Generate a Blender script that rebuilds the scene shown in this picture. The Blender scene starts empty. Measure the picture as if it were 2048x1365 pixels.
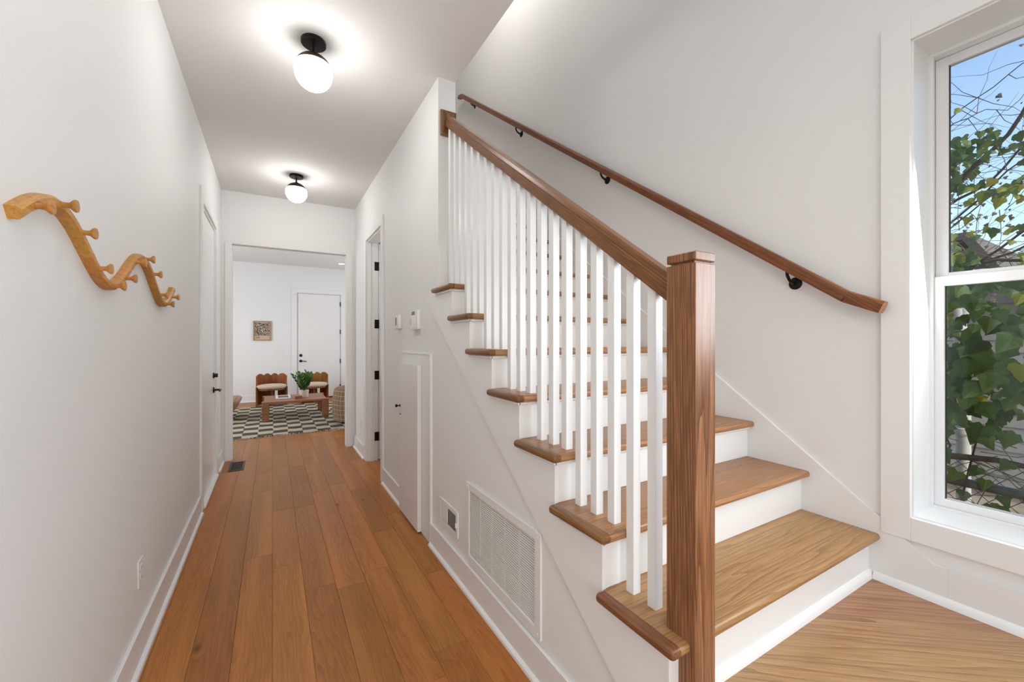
import bpy, bmesh, math, random
from mathutils import Vector, Matrix, Euler
random.seed(7)
PI = math.pi
scene = bpy.context.scene
COL = scene.collection
# ------------------------------------------------------------------ camera
cam_d = bpy.data.cameras.new('camera')
cam = bpy.data.objects.new('camera', cam_d); COL.objects.link(cam)
cam.location = (0, 0, 1.372)
cam.rotation_euler = (PI/2, 0, -math.atan(479/820.0))
cam_d.sensor_fit = 'HORIZONTAL'; cam_d.sensor_width = 36.0
cam_d.lens = 820.0*36.0/2048.0
cam_d.clip_start = 0.05; cam_d.clip_end = 200
scene.camera = cam
# ------------------------------------------------------------------ world, sun, lights, exposure
world = bpy.data.worlds.new('sky'); scene.world = world; world.use_nodes = True
wn = world.node_tree; wn.nodes.clear()
w_out = wn.nodes.new('ShaderNodeOutputWorld'); w_bg = wn.nodes.new('ShaderNodeBackground')
w_sky = wn.nodes.new('ShaderNodeTexSky'); w_sky.sky_type = 'NISHITA'; w_sky.sun_disc = False
w_sky.sun_elevation = math.radians(38); w_sky.sun_rotation = math.radians(190)
w_sky.air_density = 1.0; w_sky.dust_density = 1.8; w_sky.ozone_density = 1.0
w_bg.inputs['Strength'].default_value = 0.29
wn.links.new(w_sky.outputs['Color'], w_bg.inputs['Color'])
wn.links.new(w_bg.outputs['Background'], w_out.inputs['Surface'])

def light(name, kind, loc, energy, color=(1, 1, 1), size=None, target=None, **kw):
    d = bpy.data.lights.new(name, kind); o = bpy.data.objects.new(name, d); COL.objects.link(o)
    o.location = loc; d.energy = energy; d.color = color
    if kind == 'AREA':
        d.shape = 'RECTANGLE'; d.size, d.size_y = size
    elif kind == 'POINT' and size: d.shadow_soft_size = size
    if target is not None:
        o.rotation_euler = (Vector(target)-Vector(loc)).to_track_quat('-Z', 'Z').to_euler()
    for k, v in kw.items(): setattr(d, k, v)
    return o
light('sun', 'SUN', (4, -6, 9), 2.2, (1.0, 0.95, 0.88), target=(4-0.35, -6+4.0, 9-3.4), angle=0.02)
DAY = (0.88, 0.95, 1.0)
# added area lamps behind the camera, standing in for unseen front daylight
light('front_fill_right', 'AREA', (1.48, -1.32, 1.95), 5, DAY, (1.1, 1.3), (-0.5, 1.2, 1.3))
light('front_fill_left', 'AREA', (0.2, -1.32, 1.35), 15, DAY, (0.9, 2.1), (0.1, 3.0, 1.4))
# daylight through the window beside the landing
light('landing_window_daylight', 'AREA', (2.17, -0.01, 1.62), 30, DAY, (0.58, 1.8), (0.0, 0.5, 1.1))
# daylight through the high stairwell window above the front door
light('stairwell_window_daylight', 'AREA', (1.6, -1.32, 4.5), 11, DAY, (1.0, 1.5), (1.6, 3.5, 2.6))
# unseen area lamps added at the living room sides as daylight
light('living_fill_left', 'AREA', (-2.75, 8.4, 1.6), 74, DAY, (2.6, 1.8), (1.0, 8.6, 1.2))
light('living_fill_right', 'AREA', (3.3, 8.6, 1.6), 51, DAY, (2.4, 1.8), (0.0, 8.6, 1.2))
light('stairwell_fill', 'POINT', (1.5, 3.4, 5.45), 24, (1.0, 0.96, 0.91), 0.15)  # unseen lamp added over the stairs to brighten treads and upper wall
light('small_room_fill', 'POINT', (1.7, 4.2, 2.2), 10, (0.95, 0.98, 1.0), 0.1)  # added lamp, out of sight, lifting the room behind the open door
vs = scene.view_settings
vs.view_transform = 'Standard'; vs.look = 'None'; vs.gamma = 1.0; vs.use_curve_mapping = False
vs.exposure = 0.2
scene.cycles.diffuse_bounces = 5; scene.cycles.glossy_bounces = 2; scene.cycles.max_bounces = 8; scene.cycles.transparent_max_bounces = 16

# ------------------------------------------------------------------ materials
def nt(name):
    m = bpy.data.materials.new(name); m.use_nodes = True
    t = m.node_tree; b = t.nodes['Principled BSDF']; return m, t, b
def N(t, typ, **kw):
    n = t.nodes.new(typ)
    for k, v in kw.items():
        if k in n.inputs: n.inputs[k].default_value = v
        else: setattr(n, k, v)
    return n
def paint(name, col, rough=0.55, bump=0.03, spec=0.4):
    m, t, b = nt(name)
    tc = N(t, 'ShaderNodeTexCoord'); n2 = N(t, 'ShaderNodeTexNoise', Scale=1.3, Detail=1.0)
    t.links.new(tc.outputs['Object'], n2.inputs['Vector'])
    mx = N(t, 'ShaderNodeMix', data_type='RGBA'); mx.inputs[6].default_value = (*[c*0.975 for c in col], 1); mx.inputs[7].default_value = (*col, 1)
    t.links.new(n2.outputs['Fac'], mx.inputs[0]); t.links.new(mx.outputs[2], b.inputs['Base Color'])
    b.inputs['Roughness'].default_value = rough; b.inputs['Specular IOR Level'].default_value = spec
    return m
def plain(name, col, rough=0.5, metal=0.0, spec=0.5, emit=None, es=0.0, noise=0.0, nscale=40.0, sheen=0.0):
    m, t, b = nt(name)
    b.inputs['Base Color'].default_value = (*col, 1); b.inputs['Roughness'].default_value = rough
    b.inputs['Metallic'].default_value = metal; b.inputs['Specular IOR Level'].default_value = spec
    b.inputs['Sheen Weight'].default_value = sheen
    tc = N(t, 'ShaderNodeTexCoord'); n = N(t, 'ShaderNodeTexNoise', Scale=nscale, Detail=4.0)
    t.links.new(tc.outputs['Object'], n.inputs['Vector'])
    mx = N(t, 'ShaderNodeMix', data_type='RGBA'); k = 1-noise
    mx.inputs[6].default_value = (*[c*k for c in col], 1); mx.inputs[7].default_value = (*[min(1, c*(1+noise)) for c in col], 1)
    t.links.new(n.outputs['Fac'], mx.inputs[0]); t.links.new(mx.outputs[2], b.inputs['Base Color'])
    if emit: b.inputs['Emission Color'].default_value = (*emit, 1); b.inputs['Emission Strength'].default_value = es
    return m
def wood(name, dark, mid, lite, axis=1, ring=14.0, stretch=0.07, warp=0.10, contrast=1.0, rough=0.42, pores=0.35, vary=0.14, knots=0.0, huevary=0.01, spec=0.35, coat=0.0, tilt=0.0, streak=0.0):
    m, t, b = nt(name); L = t.links.new
    tc = N(t, 'ShaderNodeTexCoord'); oi = N(t, 'ShaderNodeObjectInfo')
    cmb = N(t, 'ShaderNodeCombineXYZ')
    for i, k in enumerate((3.7, 9.1, 5.3)):
        mm = N(t, 'ShaderNodeMath', operation='MULTIPLY'); mm.inputs[1].default_value = k
        L(oi.outputs['Random'], mm.inputs[0]); L(mm.outputs[0], cmb.inputs[i])
    src = tc.outputs['Object']
    if tilt:
        rt = N(t, 'ShaderNodeVectorRotate', rotation_type='X_AXIS'); rt.inputs['Angle'].default_value = -tilt; L(src, rt.inputs['Vector']); src = rt.outputs[0]
    add = N(t, 'ShaderNodeVectorMath', operation='ADD'); L(src, add.inputs[0]); L(cmb.outputs[0], add.inputs[1])
    # only a share of the random shift goes to the ring centre
    sc = [1.0, 1.0, 1.0]; sc[axis] = stretch
    mp = N(t, 'ShaderNodeMapping'); mp.inputs['Scale'].default_value = sc; L(add.outputs[0], mp.inputs['Vector'])
    nz = N(t, 'ShaderNodeTexNoise', Scale=4.5, Detail=3.0, Roughness=0.55); L(mp.outputs[0], nz.inputs['Vector'])
    sub = N(t, 'ShaderNodeVectorMath', operation='SUBTRACT'); sub.inputs[1].default_value = (0.5, 0.5, 0.5); L(nz.outputs['Color'], sub.inputs[0])
    scl = N(t, 'ShaderNodeVectorMath', operation='SCALE'); scl.inputs['Scale'].default_value = warp; L(sub.outputs[0], scl.inputs[0])
    ob = N(t, 'ShaderNodeMapping'); ob.inputs['Scale'].default_value = sc; L(src, ob.inputs['Vector'])
    sh = N(t, 'ShaderNodeVectorMath', operation='SCALE'); sh.inputs['Scale'].default_value = 0.03; L(cmb.outputs[0], sh.inputs[0])
    a2 = N(t, 'ShaderNodeVectorMath', operation='ADD'); L(ob.outputs[0], a2.inputs[0]); L(scl.outputs[0], a2.inputs[1])
    a3 = N(t, 'ShaderNodeVectorMath', operation='ADD'); L(a2.outputs[0], a3.inputs[0]); L(sh.outputs[0], a3.inputs[1])
    wv = N(t, 'ShaderNodeTexWave', wave_type='RINGS', rings_direction='XYZ'[axis], wave_profile='SAW')
    wv.inputs['Scale'].default_value = ring; wv.inputs['Distortion'].default_value = 1.6; wv.inputs['Detail'].default_value = 2.0; wv.inputs['Detail Scale'].default_value = 1.5
    L(a3.outputs[0], wv.inputs['Vector'])
    rp = N(t, 'ShaderNodeValToRGB'); e = rp.color_ramp.elements
    lo = 0.5-0.5*contrast
    e[0].position = 0.0; e[0].color = (*lite, 1); e[1].position = 1.0; e[1].color = (*dark, 1)
    el = rp.color_ramp.elements.new(0.62); el.color = (*mid, 1)
    L(wv.outputs['Color'], rp.inputs['Fac'])
    # broad tone
    bn = N(t, 'ShaderNodeTexNoise', Scale=3.0, Detail=2.0); L(mp.outputs[0], bn.inputs['Vector'])
    mx = N(t, 'ShaderNodeMix', data_type='RGBA'); mx.inputs[0].default_value = contrast
    mx.inputs[6].default_value = (*mid, 1); L(rp.outputs[0], mx.inputs[7])
    # pores
    ps = [90.0, 90.0, 90.0]; ps[axis] = 3.5
    pm = N(t, 'ShaderNodeMapping'); pm.inputs['Scale'].default_value = ps; L(add.outputs[0], pm.inputs['Vector'])
    pn = N(t, 'ShaderNodeTexNoise', Scale=2.2, Detail=2.0, Roughness=0.6); L(pm.outputs[0], pn.inputs['Vector'])
    pr = N(t, 'ShaderNodeValToRGB'); pr.color_ramp.elements[0].position = 0.40; pr.color_ramp.elements[1].position = 0.62
    k = 1-pores; pr.color_ramp.elements[0].color = (k, k, k, 1); pr.color_ramp.elements[1].color = (1, 1, 1, 1)
    L(pn.outputs['Fac'], pr.inputs['Fac'])
    mu = N(t, 'ShaderNodeMix', data_type='RGBA', blend_type='MULTIPLY'); mu.inputs[0].default_value = 1.0
    L(mx.outputs[2], mu.inputs[6]); L(pr.outputs[0], mu.inputs[7])
    last = mu.outputs[2]
    if knots > 0:
        km = [1.0, 1.0, 1.0]; km[axis] = 0.45
        kp = N(t, 'ShaderNodeMapping'); kp.inputs['Scale'].default_value = km; L(add.outputs[0], kp.inputs['Vector'])
        vo = N(t, 'ShaderNodeTexVoronoi', Scale=3.3); L(kp.outputs[0], vo.inputs['Vector'])
        kr = N(t, 'ShaderNodeValToRGB'); kr.color_ramp.elements[0].position = 0.018; kr.color_ramp.elements[0].color = (0.25, 0.2, 0.17, 1)
        kr.color_ramp.elements[1].position = 0.075; kr.color_ramp.elements[1].color = (1, 1, 1, 1)
        L(vo.outputs['Distance'], kr.inputs['Fac'])
        mk = N(t, 'ShaderNodeMix', data_type='RGBA', blend_type='MULTIPLY'); mk.inputs[0].default_value = knots
        L(last, mk.inputs[6]); L(kr.outputs[0], mk.inputs[7]); last = mk.outputs[2]
    if streak > 0:      # pale sapwood running lengthwise
        sm = [6.5, 6.5, 6.5]; sm[axis] = 0.25
        smp = N(t, 'ShaderNodeMapping'); smp.inputs['Scale'].default_value = sm; L(add.outputs[0], smp.inputs['Vector'])
        sn = N(t, 'ShaderNodeTexNoise', Scale=1.6, Detail=1.0); L(smp.outputs[0], sn.inputs['Vector'])
        sr = N(t, 'ShaderNodeMapRange'); sr.inputs[1].default_value = 0.54; sr.inputs[2].default_value = 0.66; sr.inputs[4].default_value = streak; L(sn.outputs['Fac'], sr.inputs[0])
        ms = N(t, 'ShaderNodeMix', data_type='RGBA'); ms.inputs[7].default_value = (*[min(1, c*1.35) for c in lite], 1)
        L(sr.outputs[0], ms.inputs[0]); L(last, ms.inputs[6]); last = ms.outputs[2]
    hs = N(t, 'ShaderNodeHueSaturation')
    vr = N(t, 'ShaderNodeMapRange'); vr.inputs[3].default_value = 1-vary; vr.inputs[4].default_value = 1+vary
    L(oi.outputs['Random'], vr.inputs[0])
    bm_ = N(t, 'ShaderNodeMapRange'); bm_.inputs[1].default_value = 0.3; bm_.inputs[2].default_value = 0.7; bm_.inputs[3].default_value = 0.86; bm_.inputs[4].default_value = 1.14
    L(bn.outputs['Fac'], bm_.inputs[0])
    mv = N(t, 'ShaderNodeMath', operation='MULTIPLY'); L(vr.outputs[0], mv.inputs[0]); L(bm_.outputs[0], mv.inputs[1])
    L(mv.outputs[0], hs.inputs['Value']); L(last, hs.inputs['Color'])
    hv = N(t, 'ShaderNodeMapRange'); hv.inputs[3].default_value = 0.5-huevary; hv.inputs[4].default_value = 0.5+huevary
    fr = N(t, 'ShaderNodeMath', operation='FRACT'); m7 = N(t, 'ShaderNodeMath', operation='MULTIPLY'); m7.inputs[1].default_value = 7.31
    L(oi.outputs['Random'], m7.inputs[0]); L(m7.outputs[0], fr.inputs[0]); L(fr.outputs[0], hv.inputs[0]); L(hv.outputs[0], hs.inputs['Hue'])
    L(hs.outputs[0], b.inputs['Base Color'])
    bp = N(t, 'ShaderNodeBump', Strength=0.12, Distance=0.001); L(pn.outputs['Fac'], bp.inputs['Height']); L(bp.outputs[0], b.inputs['Normal'])
    b.inputs['Roughness'].default_value = rough; b.inputs['Specular IOR Level'].default_value = spec
    b.inputs['Coat Weight'].default_value = coat; b.inputs['Coat Roughness'].default_value = 0.25
    return m
M = {}
M['wall'] = paint('wall_paint', (0.80, 0.80, 0.795), 0.6, 0.04)
M['ceil'] = paint('ceiling_paint', (0.775, 0.768, 0.76), 0.8, 0.04, 0.2)
M['trim'] = paint('trim_paint', (0.815, 0.815, 0.81), 0.32, 0.01, 0.5)
M['door'] = paint('door_paint', (0.80, 0.79, 0.785), 0.3, 0.01, 0.5)
M['plastic'] = plain('white_plastic', (0.80, 0.80, 0.79), 0.35, noise=0.01)
M['vinyl'] = plain('window_vinyl', (0.80, 0.80, 0.80), 0.3, noise=0.01)
M['black'] = plain('black_metal', (0.012, 0.012, 0.013), 0.38, 0.6, noise=0.1)
M['bronze'] = plain('dark_bronze', (0.05, 0.032, 0.022), 0.4, 0.7, noise=0.15)
M['dark'] = plain('dark_cavity', (0.03, 0.03, 0.03), 0.9)
M['grey'] = plain('grey_plastic_and_shade', (0.22, 0.22, 0.22), 0.5)
FLOOR = ((0.32, 0.110, 0.022), (0.425, 0.162, 0.036), (0.50, 0.205, 0.052))
M['floor'] = wood('oak_floor', *FLOOR, axis=1, ring=17.0, stretch=0.13, warp=0.34, contrast=0.46, rough=0.36, pores=0.16, vary=0.095, knots=0.85, huevary=0.004, streak=0.22, spec=0.25)
M['landing'] = wood('oak_landing', (0.21, 0.105, 0.050), (0.41, 0.215, 0.105), (0.50, 0.285, 0.145), axis=0, ring=11.0, stretch=0.08, warp=0.26, contrast=0.5, rough=0.3, pores=0.22, vary=0.10)
OAK = ((0.19, 0.083, 0.033), (0.42, 0.207, 0.092), (0.50, 0.260, 0.122))
M['tread'] = wood('oak_tread', *OAK, axis=0, ring=26.0, stretch=0.07, warp=0.26, contrast=0.5, rough=0.34, pores=0.22, vary=0.05)
M['newel'] = wood('oak_newel', (0.085, 0.036, 0.015), (0.28, 0.130, 0.052), (0.34, 0.168, 0.072), axis=2, ring=42.0, stretch=0.06, warp=0.13, contrast=0.72, rough=0.3, pores=0.4, vary=0.0)
M['rail'] = wood('oak_rail', (0.12, 0.044, 0.014), (0.24, 0.095, 0.030), (0.29, 0.125, 0.042), axis=1, ring=30.0, stretch=0.03, warp=0.06, contrast=0.5, rough=0.3, pores=0.35, vary=0.04, tilt=math.atan(0.735))
M['nosing'] = wood('oak_nosing', (0.12, 0.048, 0.016), (0.25, 0.108, 0.038), (0.30, 0.138, 0.052), axis=1, ring=30.0, stretch=0.03, warp=0.06, contrast=0.5, rough=0.3, pores=0.35, vary=0.04)
M['rack'] = wood('honey_oak', (0.40, 0.165, 0.032), (0.56, 0.255, 0.056), (0.63, 0.305, 0.075), axis=1, ring=16.0, stretch=0.10, warp=0.06, contrast=0.35, rough=0.42, pores=0.2, vary=0.06)
M['walnut'] = wood('walnut', (0.16, 0.050, 0.011), (0.30, 0.105, 0.024), (0.36, 0.135, 0.034), axis=2, ring=12.0, stretch=0.08, warp=0.1, contrast=0.6, rough=0.4, pores=0.25, vary=0.06)
M['table'] = wood('table_wood', (0.20, 0.08, 0.035), (0.33, 0.145, 0.068), (0.39, 0.18, 0.085), axis=0, ring=10.0, stretch=0.07, warp=0.1, contrast=0.5, rough=0.42, pores=0.2, vary=0.05)
# globe: opal glass lit from inside
m, t, b = nt('opal_globe'); b.inputs['Base Color'].default_value = (0.9, 0.88, 0.85, 1); b.inputs['Roughness'].default_value = 0.15
b.inputs['Emission Color'].default_value = (1.0, 0.975, 0.945, 1); b.inputs['Emission Strength'].default_value = 29.0; M['globe'] = m
m, t, b = nt('downlight_lens'); b.inputs['Emission Color'].default_value = (1.0, 0.945, 0.88, 1); b.inputs['Emission Strength'].default_value = 25.0; M['lens'] = m
# window glass
m = bpy.data.materials.new('window_glass'); m.use_nodes = True; t = m.node_tree; t.nodes.clear()
o_ = N(t, 'ShaderNodeOutputMaterial'); tr = N(t, 'ShaderNodeBsdfTransparent'); tr.inputs[0].default_value = (0.96, 0.98, 0.97, 1)
gl = N(t, 'ShaderNodeBsdfGlossy', Roughness=0.02); fz = N(t, 'ShaderNodeFresnel', IOR=1.35); mxs = N(t, 'ShaderNodeMixShader')
t.links.new(fz.outputs[0], mxs.inputs[0]); t.links.new(tr.outputs[0], mxs.inputs[1]); t.links.new(gl.outputs[0], mxs.inputs[2]); t.links.new(mxs.outputs[0], o_.inputs['Surface'])
M['glass'] = m
def leafmat(name, cols, trans=0.35):
    m, t, b = nt(name); L = t.links.new
    oi = N(t, 'ShaderNodeObjectInfo'); ge = N(t, 'ShaderNodeNewGeometry')
    s = N(t, 'ShaderNodeMath', operation='ADD'); L(oi.outputs['Random'], s.inputs[0]); L(ge.outputs['Random Per Island'], s.inputs[1])
    fr = N(t, 'ShaderNodeMath', operation='FRACT'); L(s.outputs[0], fr.inputs[0])
    rp = N(t, 'ShaderNodeValToRGB'); rp.color_ramp.interpolation = 'LINEAR'
    els = rp.color_ramp.elements
    while len(els) < len(cols): els.new(0.5)
    for i, c in enumerate(cols): els[i].position = i/(len(cols)-1); els[i].color = (*c, 1)
    tc = N(t, 'ShaderNodeTexCoord'); n = N(t, 'ShaderNodeTexNoise', Scale=25.0, Detail=3.0); L(tc.outputs['Object'], n.inputs['Vector'])
    hs = N(t, 'ShaderNodeHueSaturation'); mr = N(t, 'ShaderNodeMapRange'); mr.inputs[3].default_value = 0.7; mr.inputs[4].default_value = 1.3
    L(n.outputs['Fac'], mr.inputs[0]); L(mr.outputs[0], hs.inputs['Value']); L(fr.outputs[0], rp.inputs['Fac']); L(rp.outputs[0], hs.inputs['Color'])
    L(hs.outputs[0], b.inputs['Base Color']); b.inputs['Roughness'].default_value = 0.55
    tl = N(t, 'ShaderNodeBsdfTranslucent'); L(hs.outputs[0], tl.inputs['Color'])
    mxs = N(t, 'ShaderNodeMixShader'); mxs.inputs[0].default_value = trans
    L(b.outputs[0], mxs.inputs[1]); L(tl.outputs[0], mxs.inputs[2]); L(mxs.outputs[0], t.nodes['Material Output'].inputs['Surface'])
    return m
M['ivy'] = leafmat('ivy_leaf', [(0.035, 0.075, 0.018), (0.055, 0.115, 0.024), (0.075, 0.145, 0.032), (0.10, 0.18, 0.045), (0.14, 0.21, 0.045)])
M['ivy_yellow'] = leafmat('yellowing_leaf', [(0.15, 0.20, 0.02), (0.25, 0.28, 0.03), (0.35, 0.30, 0.03)])
M['potleaf'] = leafmat('pot_plant_leaf', [(0.020, 0.075, 0.012), (0.05, 0.15, 0.025), (0.09, 0.22, 0.04)], 0.2)
M['bark'] = plain('bark', (0.075, 0.055, 0.042), 0.9, noise=0.4, nscale=30)
M['twig'] = plain('twig', (0.13, 0.095, 0.07), 0.9, noise=0.4, nscale=30)
M['pipe'] = plain('galvanised_pipe', (0.10, 0.115, 0.12), 0.5, 0.2, noise=0.15)
M['siding'] = plain('grey_siding', (0.33, 0.315, 0.29), 0.8, noise=0.15, nscale=6)
M['shingle'] = plain('roof_shingle', (0.11, 0.10, 0.085), 0.9, noise=0.35, nscale=20)
M['whitepipe'] = plain('white_downpipe', (0.45, 0.45, 0.45), 0.6, noise=0.15, nscale=25)
M['soil'] = plain('dry_ground', (0.27, 0.225, 0.175), 0.95, noise=0.5, nscale=9)
M['cream'] = plain('cream_upholstery', (0.55, 0.42, 0.30), 0.85, noise=0.08, nscale=120, sheen=0.3)
M['leather'] = plain('tan_leather', (0.36, 0.20, 0.12), 0.5, noise=0.12, nscale=15)
M['ceramic'] = plain('white_ceramic', (0.72, 0.68, 0.62), 0.35, noise=0.04)
M['potsoil'] = plain('pot_soil', (0.04, 0.03, 0.02), 0.95, noise=0.4)
M['paper'] = plain('white_paper', (0.75, 0.73, 0.70), 0.7, noise=0.03)
M['photo'] = plain('dark_photo_print', (0.12, 0.095, 0.08), 0.6, noise=0.7, nscale=35)
M['frameoak'] = plain('light_oak_frame', (0.36, 0.22, 0.13), 0.5, noise=0.15, nscale=60)
# plaid fabric
m, t, b = nt('plaid_fabric'); L = t.links.new
tc = N(t, 'ShaderNodeTexCoord'); br = N(t, 'ShaderNodeTexBrick'); br.offset = 0.0
mp = N(t, 'ShaderNodeMapping'); mp.inputs['Scale'].default_value = (1, 1, 1)
br.inputs['Color1'].default_value = (0.20, 0.125, 0.065, 1); br.inputs['Color2'].default_value = (0.215, 0.135, 0.07, 1); br.inputs['Mortar'].default_value = (0.48, 0.38, 0.27, 1)
br.inputs['Scale'].default_value = 1.0; br.inputs['Brick Width'].default_value = 0.075; br.inputs['Row Height'].default_value = 0.075; br.inputs['Mortar Size'].default_value = 0.0035
L(tc.outputs['UV'], br.inputs['Vector']); L(br.outputs['Color'], b.inputs['Base Color']); b.inputs['Roughness'].default_value = 0.9; M['plaid'] = m
# rug
m, t, b = nt('checker_rug'); L = t.links.new
tc = N(t, 'ShaderNodeTexCoord'); nz = N(t, 'ShaderNodeTexNoise', Scale=7.0, Detail=3.0); L(tc.outputs['Object'], nz.inputs['Vector'])
sb = N(t, 'ShaderNodeVectorMath', operation='SUBTRACT'); sb.inputs[1].default_value = (0.5, 0.5, 0.5); L(nz.outputs['Color'], sb.inputs[0])
sc = N(t, 'ShaderNodeVectorMath', operation='SCALE'); sc.inputs['Scale'].default_value = 0.06; L(sb.outputs[0], sc.inputs[0])
ad = N(t, 'ShaderNodeVectorMath', operation='ADD'); L(tc.outputs['Object'], ad.inputs[0]); L(sc.outputs[0], ad.inputs[1])
sp = N(t, 'ShaderNodeSeparateXYZ'); L(ad.outputs[0], sp.inputs[0]); cb = N(t, 'ShaderNodeCombineXYZ')
L(sp.outputs[0], cb.inputs[0]); L(sp.outputs[1], cb.inputs[1]); cb.inputs[2].default_value = 0.02
mp = N(t, 'ShaderNodeMapping'); mp.inputs['Scale'].default_value = (1/0.195, 1/0.20, 1.0); L(cb.outputs[0], mp.inputs['Vector'])
ck = N(t, 'ShaderNodeTexChecker', Scale=1.0); ck.inputs['Color1'].default_value = (0.055, 0.062, 0.050, 1); ck.inputs['Color2'].default_value = (0.56, 0.45, 0.32, 1)
L(mp.outputs[0], ck.inputs['Vector'])
n2 = N(t, 'ShaderNodeTexNoise', Scale=150.0, Detail=2.0); L(tc.outputs['Object'], n2.inputs['Vector'])
mu = N(t, 'ShaderNodeMix', data_type='RGBA', blend_type='OVERLAY'); mu.inputs[0].default_value = 0.5; L(ck.outputs[0], mu.inputs[6]); L(n2.outputs['Fac'], mu.inputs[7])
L(mu.outputs[2], b.inputs['Base Color']); b.inputs['Roughness'].default_value = 0.95
bp = N(t, 'ShaderNodeBump', Strength=0.6, Distance=0.01); L(n2.outputs['Fac'], bp.inputs['Height']); L(bp.outputs[0], b.inputs['Normal']); M['rug'] = m
# art print (flat print: bold black leaf-like strokes on cream)
m, t, b = nt('botanical_print'); L = t.links.new
tc = N(t, 'ShaderNodeTexCoord'); wv = N(t, 'ShaderNodeTexWave', wave_type='RINGS', rings_direction='Y'); wv.inputs['Scale'].default_value = 9.0; wv.inputs['Distortion'].default_value = 9.0; wv.inputs['Detail'].default_value = 2.0; wv.inputs['Detail Scale'].default_value = 3.0
L(tc.outputs['Object'], wv.inputs['Vector']); rp = N(t, 'ShaderNodeValToRGB'); rp.color_ramp.elements[0].position = 0.42; rp.color_ramp.elements[0].color = (0.03, 0.025, 0.02, 1)
rp.color_ramp.elements[1].position = 0.55; rp.color_ramp.elements[1].color = (0.50, 0.40, 0.29, 1); L(wv.outputs['Fac'], rp.inputs['Fac']); L(rp.outputs[0], b.inputs['Base Color']); M['art'] = m
M['artpaper'] = plain('print_paper', (0.55, 0.43, 0.32), 0.8, noise=0.04)

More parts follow.
